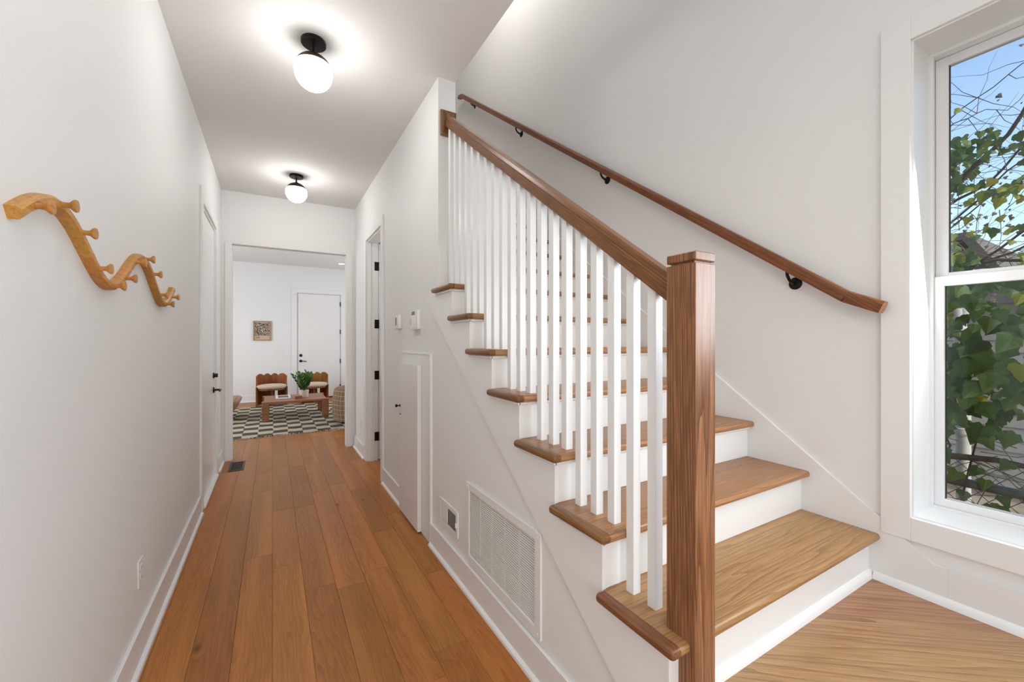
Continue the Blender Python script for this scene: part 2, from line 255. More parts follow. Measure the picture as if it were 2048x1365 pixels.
# ------------------------------------------------------------------ builders
class MB:
    def __init__(s): s.bm = bmesh.new()
    def box(s, x0, x1, y0, y1, z0, z1, bev=0.0, seg=1):
        b = bmesh.new()
        v = [b.verts.new((x, y, z)) for z in (z0, z1) for y in (y0, y1) for x in (x0, x1)]
        for f in ((0, 2, 3, 1), (4, 5, 7, 6), (0, 1, 5, 4), (2, 6, 7, 3), (0, 4, 6, 2), (1, 3, 7, 5)): b.faces.new([v[i] for i in f])
        if bev: bmesh.ops.bevel(b, geom=b.edges[:], offset=bev, segments=seg, affect='EDGES', profile=0.5)
        s.merge(b); return s
    def merge(s, b, mat=None):
        me = bpy.data.meshes.new('tmp'); 
        if mat is not None: bmesh.ops.transform(b, matrix=mat, verts=b.verts)
        b.to_mesh(me); b.free(); s.bm.from_mesh(me); bpy.data.meshes.remove(me)
    def prism(s, pts, axis, a0, a1, bev=0.0):
        """polygon of 2-D points extruded along axis (0: pts are y,z; 1: x,z; 2: x,y)"""
        b = bmesh.new()
        def P(p, a): return {0: (a, p[0], p[1]), 1: (p[0], a, p[1]), 2: (p[0], p[1], a)}[axis]
        A = [b.verts.new(P(p, a0)) for p in pts]; B = [b.verts.new(P(p, a1)) for p in pts]
        b.faces.new(A); b.faces.new(B[::-1]); n = len(pts)
        for i in range(n): b.faces.new((A[i], B[i], B[(i+1) % n], A[(i+1) % n]))
        bmesh.ops.recalc_face_normals(b, faces=b.faces[:])
        if bev: bmesh.ops.bevel(b, geom=b.edges[:], offset=bev, segments=1, affect='EDGES')
        s.merge(b); return s
    def tube(s, path, rad, n=10, cap=True):
        b = bmesh.new(); P = [Vector(p) for p in path]; R = rad if hasattr(rad, '__len__') else [rad]*len(P)
        rings = []; up = None
        for i, p in enumerate(P):
            d = (P[min(i+1, len(P)-1)]-P[max(i-1, 0)]).normalized()
            if up is None: up = d.orthogonal().normalized()
            up = (up-d*up.dot(d)).normalized(); w = d.cross(up)
            rings.append([b.verts.new(p+(up*math.cos(2*PI*k/n)+w*math.sin(2*PI*k/n))*R[i]) for k in range(n)])
        for A, B in zip(rings, rings[1:]):
            for k in range(n): b.faces.new((A[k], A[(k+1) % n], B[(k+1) % n], B[k]))
        if cap: b.faces.new(rings[0][::-1]); b.faces.new(rings[-1])
        s.merge(b); return s
    def sweep(s, path, prof, side):
        """profile points (a along side vector, b along normal) swept along a path"""
        b = bmesh.new(); P = [Vector(p) for p in path]; S = Vector(side).normalized(); rings = []
        for i, p in enumerate(P):
            d = (P[min(i+1, len(P)-1)]-P[max(i-1, 0)]).normalized(); nn = S.cross(d).normalized()
            if 0 < i < len(P)-1:
                d1 = (P[i]-P[i-1]).normalized(); c = max(0.3, d.dot(d1)); nn = nn/c
            rings.append([b.verts.new(p+S*q[0]+nn*q[1]) for q in prof])
        n = len(prof)
        for A, B in zip(rings, rings[1:]):
            for k in range(n): b.faces.new((A[k], A[(k+1) % n], B[(k+1) % n], B[k]))
        b.faces.new(rings[0][::-1]); b.faces.new(rings[-1]); bmesh.ops.recalc_face_normals(b, faces=b.faces[:])
        s.merge(b); return s
    def lathe(s, prof, origin, axis=(0, 0, 1), n=24):
        b = bmesh.new(); ax = Vector(axis).normalized(); u = ax.orthogonal().normalized(); w = ax.cross(u); O = Vector(origin); rings = []
        for r, h in prof:
            if r < 1e-6: rings.append([b.verts.new(O+ax*h)])
            else: rings.append([b.verts.new(O+ax*h+(u*math.cos(2*PI*k/n)+w*math.sin(2*PI*k/n))*r) for k in range(n)])
        for A, B in zip(rings, rings[1:]):
            for k in range(n):
                k2 = (k+1) % n
                if len(A) == 1 and len(B) == 1: continue
                if len(A) == 1: b.faces.new((A[0], B[k2], B[k]))
                elif len(B) == 1: b.faces.new((A[k], A[k2], B[0]))
                else: b.faces.new((A[k], A[k2], B[k2], B[k]))
        bmesh.ops.recalc_face_normals(b, faces=b.faces[:])
        s.merge(b); return s
    def quadmesh(s, V, F):
        b = bmesh.new(); vs_ = [b.verts.new(v) for v in V]
        for f in F: b.faces.new([vs_[i] for i in f])
        s.merge(b); return s
    def build(s, name, mat, parent=None, smooth=35, label=None):
        off = wloc(parent) if parent is not None else Vector((0, 0, 0))
        if parent is not None: bmesh.ops.translate(s.bm, verts=s.bm.verts, vec=-off)
        me = bpy.data.meshes.new(name); s.bm.to_mesh(me); s.bm.free()
        me.materials.append(M[mat] if isinstance(mat, str) else mat)
        if smooth:
            me.polygons.foreach_set('use_smooth', [True]*len(me.polygons)); me.set_sharp_from_angle(angle=math.radians(smooth))
        o = bpy.data.objects.new(name, me); COL.objects.link(o)
        if parent is not None: o.parent = parent
        if label: o['label'] = label
        return o
def wloc(o):
    v = Vector((0, 0, 0))
    while o is not None: v = v+o.location; o = o.parent
    return v
def box(*a, **k): return MB().box(*a, **k)
def tag(o, label, cat=None, group=None, kind=None):
    o['label'] = label
    if cat: o['category'] = cat
    if group: o['group'] = group
    if kind: o['kind'] = kind
    return o
def thing(name, label, cat, loc=(0, 0, 0), group=None, kind=None):
    o = bpy.data.objects.new(name, None); COL.objects.link(o); o.location = loc; o.empty_display_size = 0.1
    return tag(o, label, cat, group, kind)
def struct(name, mb, mat, label, cat, **k):
    return tag(mb.build(name, mat, None, **k), label, cat, kind='structure')
def dup(root, loc, label=None, rot=None):
    r = root.copy(); COL.objects.link(r); r.location = loc
    if rot is not None: r.rotation_euler = rot
    if label: r['label'] = label
    for ch in list(root.children):
        c = ch.copy(); COL.objects.link(c); c.parent = r
        for g in ch.children: d = g.copy(); COL.objects.link(d); d.parent = c
    return r
def inst(o, parent, loc, rot=None, scale=None):
    c = o.copy(); COL.objects.link(c); c.parent = parent; c.location = loc
    if rot is not None: c.rotation_euler = rot
    if scale is not None: c.scale = scale
    return c

# ------------------------------------------------------------------ dimensions
XL, XW, XE, XR = -0.50, 0.93, 1.05, 2.188
YF, YE, YB, HC, HL = -1.5, 5.67, 10.9, 3.09, 3.14
ZL, RISE, RUN, Y1 = 0.381, 0.19, 0.257, 0.734
YW = 2.543           # where the full-height hall wall begins
TOPZ = 5.8
def yr(k): return Y1+RUN*(k-1)          # face of riser k
def zt(k): return ZL+RISE*k             # top of tread k

# ------------------------------------------------------------------ shell
floor = struct('floor', box(-3.0, 3.4, YF, YB+0.1, -0.12, -0.012), 'floor', 'medium brown oak plank floor running down the hall', 'floor')
PW = 0.1535
plank_len = [0.62, 0.95, 1.3, 1.7]; plank_mesh = []
for Lp in plank_len:
    o = box(0.0004, PW-0.0004, 0.0004, Lp-0.0004, -0.014, 0.0, bev=0.0011).build('plank', 'floor', None, smooth=0)
    plank_mesh.append(o.data); bpy.data.objects.remove(o)
def plank(li, x, y):
    o = bpy.data.objects.new('plank', plank_mesh[li]); COL.objects.link(o); o.parent = floor; o.location = (x, y, 0)
ncol = 0
for c in range(-20, 23):
    x = -0.307+PW*c
    hall = -0.64 < x < XE-0.02
    if x > 3.3: break
    y = (YF if hall else YE+0.1)-random.uniform(0.0, 0.9)
    if not hall and 0.97 < x < XR: y = 3.3-random.uniform(0, .5)
    while y < YB:
        li = random.choice((0, 1, 1, 2, 2, 3)) if hall and y < YE else random.choice((1, 2, 3, 3))
        if -1.7 < x < 2.2 or y > YE: plank(li, x, y)
        y += plank_len[li]

def wall_with_hole(mb, axis, a0, a1, u0, u1, z0, z1, holes):
    """boxes of a wall slab (thickness a0..a1 on axis) from u0..u1, with rectangular holes (h0,h1,hz0,hz1) sorted along u"""
    def B(u, v, za, zb):
        if v-u < 1e-6 or zb-za < 1e-6: return
        if axis == 0: mb.box(a0, a1, u, v, za, zb)
        else: mb.box(u, v, a0, a1, za, zb)
    cur = u0
    for h0, h1, hz0, hz1 in holes:
        B(cur, h0, z0, z1); B(h0, h1, z0, hz0); B(h0, h1, hz1, z1); cur = h1
    B(cur, u1, z0, z1); return mb
D1 = (4.17, 5.08, 2.5)      # left door opening
D3 = (4.13, 4.87, 2.51)     # right door opening
CD = (2.85, 3.33, 1.20)     # closet door opening
OP = (-0.40, 0.825, 2.49)   # opening into the living room
struct('wall_left', wall_with_hole(MB(), 0, XL-0.14, XL, YF, YE+0.12, 0, HC, [(D1[0], D1[1], 0, D1[2])]), 'wall', 'long white hall wall on the left carrying the wavy coat rack', 'wall', smooth=0)
struct('wall_end', wall_with_hole(MB(), 1, YE, YE+0.12, XL, XE, 0, HC, [(OP[0], OP[1], 0, OP[2])]), 'wall', 'white wall at the hall end around the wide opening', 'wall', smooth=0)
w = MB(); wall_with_hole(w, 0, XW, XE, YW, YE, 0, HC, [(CD[0], CD[1], 0, CD[2]), (D3[0], D3[1], 0, D3[2])])
# wall below the stair, stepped under the treads
pts = [(Y1+0.02, 0.0), (YW, 0.0), (YW, zt(7)-0.03)]
for k in range(7, 0, -1): pts += [(yr(k)+0.02, zt(k)-0.03), (yr(k)+0.02, zt(k-1)-0.03)]
w.prism(pts[:-1], 0, XW, XE)
struct('wall_right', w, 'wall', 'white hall wall on the right below and beyond the stairs', 'wall', smooth=0)
WY0, WY1, WZ0, WZ1 = -0.31, 0.597, 0.682, 2.556   # window opening
struct('wall_stair_side', wall_with_hole(MB(), 0, XR, XR+0.26, YF, 6.0, -0.1, TOPZ, [(WY0-0.02, WY1+0.02, WZ0-0.02, WZ1+0.02)]), 'wall', 'tall white stairwell wall with the window and wall handrail', 'wall', smooth=0)
w = MB(); wall_with_hole(w, 1, YF-0.15, YF, XL-0.14, XR, -0.1, TOPZ, [(-0.3, 0.75, 0.0, 2.5), (0.95, 2.0, 1.3, 2.6)])
struct('wall_front', w, 'wall', 'white front wall of the entry behind the viewpoint', 'wall', smooth=0)
struct('sun_block_roof', box(XL-0.8, XR+0.3, -4.8, YF-0.16, 2.96, 3.12), 'ceil', 'added unseen white roof slab keeping sun out of the front openings', 'roof', smooth=0)  # unseen slab added to stop sun reaching the stairs
struct('wall_stairwell_upper', box(XW, XE, YF, 6.0, HC+0.25, TOPZ), 'wall', 'white upper stairwell wall above the hall ceiling edge', 'wall', smooth=0)
struct('wall_stairwell_back', box(XE, XR, 6.0, 6.12, 0, TOPZ), 'wall', 'white wall closing the top of the stairwell', 'wall', smooth=0)
struct('ceiling', box(XL-0.14, XE, YF, YE+0.12, HC, HC+0.25), 'ceil', 'white hall ceiling with two globe lamps', 'ceiling', smooth=0)
struct('ceiling_stairwell', box(XW, XR, YF, 6.1, TOPZ, TOPZ+0.1), 'ceil', 'white ceiling high above the stairs', 'ceiling', smooth=0)
struct('floor_upper', box(XE, XR, yr(16)+0.016, 6.0, zt(16)-0.24, zt(16)), 'tread', 'upper floor at the head of the stairs', 'floor', smooth=0)
# living room shell
struct('wall_back', wall_with_hole(MB(), 1, YB, YB+0.12, -3.0, 3.4, 0, HL, [(0.50, 1.46, 0, 2.515)]), 'wall', 'white back wall of the living room with the framed print', 'wall', smooth=0)
struct('wall_living_left', box(-3.12, -3.0, YE, YB, 0, HL), 'wall', 'white side wall of the living room beyond the leather seat', 'wall', smooth=0)
struct('wall_living_right', box(3.4, 3.52, YE, YB, 0, HL), 'wall', 'white side wall of the living room beyond the plaid armchair', 'wall', smooth=0)
struct('wall_living_front', MB().box(-3.0, XL-0.14, YE, YE+0.12, 0, HL).box(XE, 3.4, YE, YE+0.12, 0, HL).box(XL-0.14, XE, YE+0.005, YE+0.115, HC+0.0, HL), 'wall', 'living room side of the wall around the hall opening', 'wall', smooth=0)
struct('ceiling_living', box(-3.0, 3.4, YE+0.12, YB, HL, HL+0.15), 'ceil', 'white living room ceiling with a recessed light', 'ceiling', smooth=0)

# baseboards with shoe mould
def base_y(mb, x, sgn, y0, y1, z=0.0, h=0.15):     # board along y on plane x, sticking out by sgn
    a, b = sorted((x, x+sgn*0.016)); mb.box(a, b, y0, y1, z, z+h, bev=0.003)
    xs = x+sgn*0.016; mb.prism([(xs, z), (xs+sgn*0.016, z), (xs+sgn*0.014, z+0.012), (xs+sgn*0.006, z+0.02), (xs, z+0.022)], 1, y0, y1)
def base_x(mb, y, sgn, x0, x1, z=0.0, h=0.15):
    a, b = sorted((y, y+sgn*0.016)); mb.box(x0, x1, a, b, z, z+h, bev=0.003)
    ys = y+sgn*0.016; mb.prism([(ys, z), (ys+sgn*0.016, z), (ys+sgn*0.014, z+0.012), (ys+sgn*0.006, z+0.02), (ys, z+0.022)], 0, x0, x1)
b = MB(); base_y(b, XL, 1, YF, 4.03); base_y(b, XL, 1, 5.22, YE)
struct('baseboard_left', b, 'trim', 'white baseboard with shoe moulding along the left hall wall', 'baseboard')
b = MB(); base_y(b, XW, -1, Y1+0.02, 2.655); base_y(b, XW, -1, 3.335, 4.035); base_y(b, XW, -1, 4.965, YE)
struct('baseboard_right', b, 'trim', 'white baseboard with shoe moulding along the right hall wall', 'baseboard')
b = MB(); base_x(b, YB, -1, -3.0, 0.38); base_x(b, YB, -1, 1.58, 3.4)
struct('baseboard_back', b, 'trim', 'white baseboard along the living room back wall', 'baseboard')
b = MB(); b.box(XL+0.032, OP[0], YE-0.012, YE, 0, OP[2]+0.0, bev=0.002).box(OP[1], XW-0.032, YE-0.012, YE, 0, OP[2], bev=0.002)
struct('trim_1', b, 'trim', 'flat white boards flanking the living room opening', 'trim')

# ------------------------------------------------------------------ staircase (with its railing)
stairs = thing('staircase', 'oak-treaded staircase with white risers, square white balusters and oak newel', 'staircase', (XE, Y1, ZL))
def tread_mesh(k):
    x0 = 0.919 if k <= 7 else XE+0.001
    b = bmesh.new(); y0, y1 = yr(k)-0.035, yr(k+1)+0.004
    if k == 7: y1 = YW-0.002
    v = [b.verts.new((x, y, z)) for z in (zt(k)-0.03, zt(k)) for y in (y0, y1) for x in (x0, XR-0.001)]
    for f in ((0, 2, 3, 1), (4, 5, 7, 6), (0, 1, 5, 4), (2, 6, 7, 3), (0, 4, 6, 2), (1, 3, 7, 5)): b.faces.new([v[i] for i in f])
    ed = []
    for e in b.edges:
        c = (e.verts[0].co+e.verts[1].co)/2
        front = abs(c.y-y0) < 1e-5; left = False
        if (front or left) and abs(e.verts[0].co.z-e.verts[1].co.z) < 1e-5: ed.append(e)
        elif front and left: ed.append(e)
    bmesh.ops.bevel(b, geom=ed, offset=0.0125, segments=4, affect='EDGES', profile=0.5)
    m_ = MB(); m_.merge(b); return m_
for k in range(1, 16):
    t_ = tread_mesh(k).build('tread', 'tread', stairs, smooth=50)
    if k <= 7:
        b = bmesh.new(); ya, yb_ = yr(k)-0.035, (yr(k+1)+0.004 if k < 7 else YW+0.02); x0 = 0.885; x1 = 0.9188
        if k == 7: x1 = 0.9145
        v = [b.verts.new(p) for z in (zt(k)-0.03, zt(k)) for p in ((x0, ya, z), (x1+0.0, ya+0.0, z), (x1, yb_, z), (x0, yb_, z))]
        for f in ((0, 3, 2, 1), (4, 5, 6, 7), (0, 1, 5, 4), (1, 2, 6, 5), (2, 3, 7, 6), (3, 0, 4, 7)): b.faces.new([v[i] for i in f])
        ed = [e for e in b.edges if not all(abs(q.co.x-x1) < 1e-5 for q in e.verts) ]
        ed = [e for e in ed if abs(e.verts[0].co.z-e.verts[1].co.z) < 1e-5 or all(abs(q.co.x-x0) < 1e-5 for q in e.verts)]
        bmesh.ops.bevel(b, geom=ed, offset=0.0125, segments=4, affect='EDGES', profile=0.5)
        m_ = MB(); m_.merge(b); m_.build('return_nosing', 'nosing', t_, smooth=50)
    x0 = 0.905 if k <= 7 else XE+0.001
    c_ = MB().box(x0, XR-0.002, yr(k)-0.014, yr(k)+0.0, zt(k)-0.044, zt(k)-0.03, bev=0.004)
    if k <= 7: c_.box(0.903, 0.917, yr(k)-0.014, min(yr(k+1), YW), zt(k)-0.044, zt(k)-0.03, bev=0.004)
    if k > 1: c_.build('cove_molding', 'trim', t_, label='thin white cove strip under the tread nosing')
    else: c_.bm.free()
for k in range(1, 17):
    x0 = 0.915 if k <= 7 else XE+0.001
    top = zt(k)-0.03 if k < 16 else zt(k)
    r_ = box(x0, XR-0.001, yr(k), yr(k)+0.016, zt(k-1)+0.0, top, bev=0.0015).build('riser', 'trim', stairs)
    if k == 1: MB().prism([(Y1, ZL), (Y1-0.016, ZL), (Y1-0.014, ZL+0.016), (Y1-0.006, ZL+0.03), (Y1, ZL+0.033)], 0, 1.04, XR-0.001).build('shoe_molding', 'trim', r_)
# open-side skirt: stepped top, sloping lower edge
pts = [(Y1-0.001, ZL-0.0), (Y1-0.001, zt(1)-0.031)]
for k in range(2, 8): pts += [(yr(k)-0.001, zt(k-1)-0.031), (yr(k)-0.001, zt(k)-0.031)]
def zline(y): return 0.794+0.742*(y-1.583)
pts += [(2.73, zt(7)-0.031), (2.73, zline(2.73)), (Y1-0.001, zline(Y1))]
MB().prism(pts, 0, 0.9155, XW, bev=0.001).build('skirt_board', 'trim', stairs, label='white stepped skirt board on the hall side')
# wall-side skirt: parallel line above the nosings, running down into the landing baseboard
SL = 0.742
def zr(y): return 0.632+SL*(y-0.687)
pts = [(0.50, ZL), (0.50, 0.522), (0.537, 0.522), (0.634, zr(0.634)), (4.6, zr(4.6)), (4.6, zt(15)), (Y1+0.3, ZL)]
MB().prism(pts, 0, XR-0.013, XR, bev=0.0015).build('skirt_board', 'trim', stairs, label='white skirt board along the stairwell wall')
# newel
NX0, NX1, NY0, NY1 = 0.953, 1.037, 0.682, 0.774
nw = box(NX0, NX1, NY0, NY1, 0.0, 1.579, bev=0.0015).box(NX0+0.009, NX1-0.009, NY0+0.009, NY1-0.009, 1.578, 1.588).build('newel_post', 'newel', stairs, label='square dark-grained oak newel post')
box(NX0, NX1, NY0, NY1, 1.5855, 1.6095, bev=0.0025).build('cap', 'newel', nw, label='flat oak cap above a thin groove')
# rail on the open side
RX = 0.997
def zrail(y): return 1.490+0.7405*(y-0.791)      # underside
ra = math.atan(0.7405); hh = 0.078*math.cos(ra)
prof = [(-0.028, 0), (0.028, 0), (0.028, hh*0.62), (0.0255, hh*0.66), (0.027, hh*0.72), (0.025, hh*0.92), (0.018, hh), (-0.018, hh), (-0.025, hh*0.92), (-0.027, hh*0.72), (-0.0255, hh*0.66), (-0.028, hh*0.62)]
MB().sweep([(RX, NY1-0.004, zrail(NY1-0.004)), (RX, YW-0.02, zrail(YW-0.02))], prof, (1, 0, 0)).build('handrail', 'rail', stairs, smooth=25, label='oak handrail over the balusters')
ro = box(0.941, 1.049, YW-0.022, YW-0.001, 2.712, 2.878, bev=0.006, seg=2).build('rosette', 'newel', stairs, label='oak block ending the handrail on the wall')
box(0.955, 1.035, YW-0.026, YW-0.020, 2.726, 2.864, bev=0.004).build('raised_panel', 'newel', ro)
# balusters
for k in range(1, 8):
    for j, dy in enumerate((0.015, 0.101, 0.187)):
        if k == 1 and j == 0: continue
        y = yr(k)+dy; zb = zt(k)
        b = bmesh.new(); w2 = 0.016; ys = (y, y+0.032)
        v = [b.verts.new((RX+sx*w2, yy, zb)) for yy in ys for sx in (-1, 1)]+[b.verts.new((RX+sx*w2, yy, zrail(yy)+0.004)) for yy in ys for sx in (-1, 1)]
        for f in ((0, 2, 3, 1), (4, 5, 7, 6), (0, 1, 5, 4), (2, 6, 7, 3), (0, 4, 6, 2), (1, 3, 7, 5)): b.faces.new([v[i] for i in f])
        bmesh.ops.bevel(b, geom=[e for e in b.edges if abs(e.verts[0].co.x-e.verts[1].co.x) < 1e-6 and abs(e.verts[0].co.y-e.verts[1].co.y) < 1e-6], offset=0.0015, segments=1, affect='EDGES')
        m_ = MB(); m_.merge(b); m_.build('baluster', 'trim', stairs, smooth=0)
# corner block of the wall end above tread seven
struct('trim_2', box(XW-0.001, XE+0.001, YW-0.014, YW, zt(7), 1.966, bev=0.003), 'trim', 'short white base block on the wall end at the stair', 'trim')

# landing at the stair foot: diagonal boards, two risers above the hall
land = struct('floor_landing', MB().prism([(0.95, YF), (XR, YF), (XR, Y1+0.01), (0.95, Y1+0.01)], 2, 0.0, ZL-0.022), 'trim', 'raised oak landing at the foot of the stairs by the window', 'floor', smooth=0)
ang = math.radians(-38); ca, sa = math.cos(ang), math.sin(ang)
LX0, LX1, LY0, LY1 = 0.93, XR, YF, Y1
def clip(poly, nx, ny, d):
    out = []
    for i in range(len(poly)):
        p, q = poly[i], poly[(i+1) % len(poly)]; a = p[0]*nx+p[1]*ny-d; c = q[0]*nx+q[1]*ny-d
        if a <= 0: out.append(p)
        if (a < 0 < c) or (c < 0 < a): f_ = a/(a-c); out.append((p[0]+(q[0]-p[0])*f_, p[1]+(q[1]-p[1])*f_))
    return out
bw = 0.125
for i in range(-30, 40):
    o0, o1 = i*bw+0.0003, (i+1)*bw-0.0003
    poly = [(ca*u-sa*v, sa*u+ca*v) for u, v in ((-6, o0), (6, o0), (6, o1), (-6, o1))]
    for nx, ny, d in ((1, 0, LX1), (-1, 0, -LX0), (0, 1, LY1), (0, -1, -LY0)): poly = clip(poly, nx, ny, d) if poly else poly
    if len(poly) < 3: continue
    m_ = MB().prism(poly, 2, ZL-0.022, ZL)
    # local frame turned along the board so the grain follows it
    bmesh.ops.transform(m_.bm, matrix=Matrix.Rotation(-ang, 4, 'Z'), verts=m_.bm.verts)
    o = m_.build('plank', 'landing', None, smooth=0); o.rotation_euler = (0, 0, ang); o.parent = land
b = MB(); b.box(XR-0.013, XR, YF, 0.50, ZL, ZL+0.141); b.prism([(XR, ZL), (XR-0.03, ZL), (XR-0.026, ZL+0.016), (XR-0.018, ZL+0.028), (XR-0.013, ZL+0.03), (XR, ZL+0.03)], 1, YF, Y1-0.016)
struct('baseboard_stair_side', b, 'trim', 'white baseboard below the window on the landing', 'baseboard')
# step down from the landing to the hall (just out of frame)
st = thing('entry_step', 'single oak entry step between hall floor and landing', 'step', (0.8, -0.4, 0), kind=None)
box(0.64, 0.96, YF+0.02, 0.60, 0.16, 0.19, bev=0.01, seg=3).build('tread', 'tread', st); box(0.68, 0.95, YF+0.02, 0.58, 0.0, 0.16).build('riser', 'trim', st)

# ------------------------------------------------------------------ window on the stair side
win = thing('window_1', 'white double-hung window beside the landing looking onto ivy', 'window', (XR, 0.14, WZ0), kind='structure')
cw = 0.092
c_ = MB()
c_.box(XR-0.019, XR, WY1+0.006, WY1+0.006+cw, WZ0-0.006-cw, WZ1+0.006+cw, bev=0.002)
c_.box(XR-0.019, XR, WY0-0.006-cw, WY0-0.006, WZ0-0.006-cw, WZ1+0.006+cw, bev=0.002)
c_.box(XR-0.0185, XR, WY0-0.006, WY1+0.006, WZ1+0.006, WZ1+0.006+cw, bev=0.002)
c_.box(XR-0.0185, XR, WY0-0.006, WY1+0.006, WZ0-0.006-cw, WZ0-0.006, bev=0.002)
c_.build('casing', 'trim', win, label='wide flat white window casing')
XJ = 2.355
j_ = MB()
j_.box(XR-0.004, XJ, WY1, WY1+0.02, WZ0-0.02, WZ1+0.02).box(XR-0.004, XJ, WY0-0.02, WY0, WZ0-0.02, WZ1+0.02)
j_.box(XR-0.004, XJ, WY0, WY1, WZ1, WZ1+0.02).box(XR-0.004, XJ, WY0, WY1, WZ0-0.02, WZ0)
j_.build('jamb', 'trim', win, smooth=0)
f_ = MB()   # vinyl frame with tracks
for a, b2, c2, d2 in ((XJ, XJ+0.012, 0.012, 0), (XJ+0.012, 2.45, 0.004, 0)):
    f_.box(a, b2, WY1-c2, WY1+0.02, WZ0-0.02, WZ1+0.02).box(a, b2, WY0-0.02, WY0+c2, WZ0-0.02, WZ1+0.02)
    f_.box(a, b2, WY0+c2, WY1-c2, WZ1-c2, WZ1+0.02).box(a, b2, WY0+c2, WY1-c2, WZ0-0.02, WZ0+c2)
f_.build('frame', 'vinyl', win)
def sash(name, x0, x1, z0, z1, sw, rt, rb, lab):
    s_ = MB(); ya, yb_ = WY0+0.005, WY1-0.005
    s_.box(x0, x1, ya, ya+sw, z0, z1, bev=0.002).box(x0, x1, yb_-sw, yb_, z0, z1, bev=0.002)
    s_.box(x0+0.0005, x1, ya+sw-0.002, yb_-sw+0.002, z1-rt, z1, bev=0.002).box(x0+0.0005, x1, ya+sw-0.002, yb_-sw+0.002, z0, z0+rb, bev=0.002)
    o = s_.build(name, 'vinyl', win, label=lab)
    xm = (x0+x1)/2
    g = MB(); i = 0.003
    g.box(xm-0.004, xm+0.004, ya+sw-0.001, ya+sw+i, z0+rb, z1-rt).box(xm-0.004, xm+0.004, yb_-sw-i, yb_-sw+0.001, z0+rb, z1-rt)
    g.build('gasket', 'dark', o)
    box(xm-0.002, xm+0.002, ya+sw, yb_-sw, z0+rb, z1-rt).build('pane', 'glass', o, smooth=0)
sash('sash', 2.412, 2.445, 1.620, WZ1-0.005, 0.038, 0.036, 0.035, 'upper sash of the window')
sash('sash', 2.370, 2.405, WZ0+0.004, 1.637, 0.036, 0.040, 0.040, 'lower sash of the window')
box(2.355, 2.371, 0.12, 0.17, 1.637, 1.652, bev=0.003).build('lock', 'vinyl', win)

# ------------------------------------------------------------------ wall handrail
wr = thing('wall_handrail', 'slim oak handrail on black brackets climbing the stairwell wall', 'handrail', (XR, 0.7, 1.5))
WX = XR-0.060
def zwr(y): return 1.831+0.7246*(y-1.208)+0.030
pr = [(-0.021, -0.024), (0.021, -0.024), (0.0225, -0.018), (0.0225, 0.012), (0.018, 0.021), (0.010, 0.025), (-0.010, 0.025), (-0.018, 0.021), (-0.0225, 0.012), (-0.0225, -0.018)]
MB().sweep([(WX, 0.795, zwr(0.795)), (WX, 4.93, zwr(4.93))], pr, (1, 0, 0)).build('rail', 'rail', wr, smooth=25)
MB().sweep([(WX+0.0, 0.672, 1.507), (WX, 0.794, zwr(0.795)-0.0006)], [(a*1.02, b_*1.02) for a, b_ in pr], (1, 0, 0)).build('lower_end', 'rail', wr, smooth=25, label='less steep lower end of the rail')
MB().sweep([(WX, 4.931, zwr(4.93)), (WX, 5.02, zwr(4.93)+0.03)], pr, (1, 0, 0)).build('upper_end', 'rail', wr, smooth=25)
for y, z in ((1.022, 1.651), (2.313, 2.59), (3.554, 3.479), (4.664, 4.313)):
    zt_ = zwr(y+0.01)-0.03
    br_ = MB().tube([(XR-0.006, y, z), (XR-0.03, y, z+0.001), (XR-0.05, y+0.003, z+0.012), (WX-0.001, y+0.008, z+0.035), (WX, y+0.01, zt_+0.004)], [0.008, 0.0075, 0.007, 0.007, 0.007], 10).build('bracket', 'black', wr, label='black curved rail bracket')
    MB().lathe([(0, 0.009), (0.010, 0.009), (0.026, 0.005), (0.030, 0.002), (0.030, 0.0), (0, 0.0)], (XR, y, z), (-1, 0, 0), 24).build('plate', 'black', br_)

# ------------------------------------------------------------------ coat rack on the left wall
rack = thing('coat_rack', 'wavy honey-coloured wooden coat rack with round pegs on the left wall', 'coat rack', (XL, 2.0, 1.56))
def zc(y): return 1.645+0.0815*math.cos(2*PI*(y-1.509)/0.81)
RD = 0.027
prof = [(0.0, -0.0155), (RD*0.7, -0.0155), (RD, -0.008), (RD, 0.008), (RD*0.7, 0.0155), (0.0, 0.0155)]
cuts = [1.318, 1.728, 2.135, 2.54, 2.95]
for a, b_ in zip(cuts, cuts[1:]):
    n = 22; path = [(XL, a+0.0006+(b_-a-0.0012)*i/n, zc(a+(b_-a)*i/n)) for i in range(n+1)]
    MB().sweep(path, prof, (1, 0, 0)).build('rail_segment', 'rack', rack, smooth=30)
for i in range(12):
    y = 1.509+0.1365*(i-1)
    MB().lathe([(0.0, 0.0), (0.0075, 0.0), (0.0070, 0.012), (0.0080, 0.018), (0.0150, 0.025), (0.0165, 0.028), (0.0160, 0.032), (0.0, 0.0335)], (XL+RD-0.002, y, zc(y)), (1, 0, 0), 20).build('peg', 'rack', rack, smooth=40)

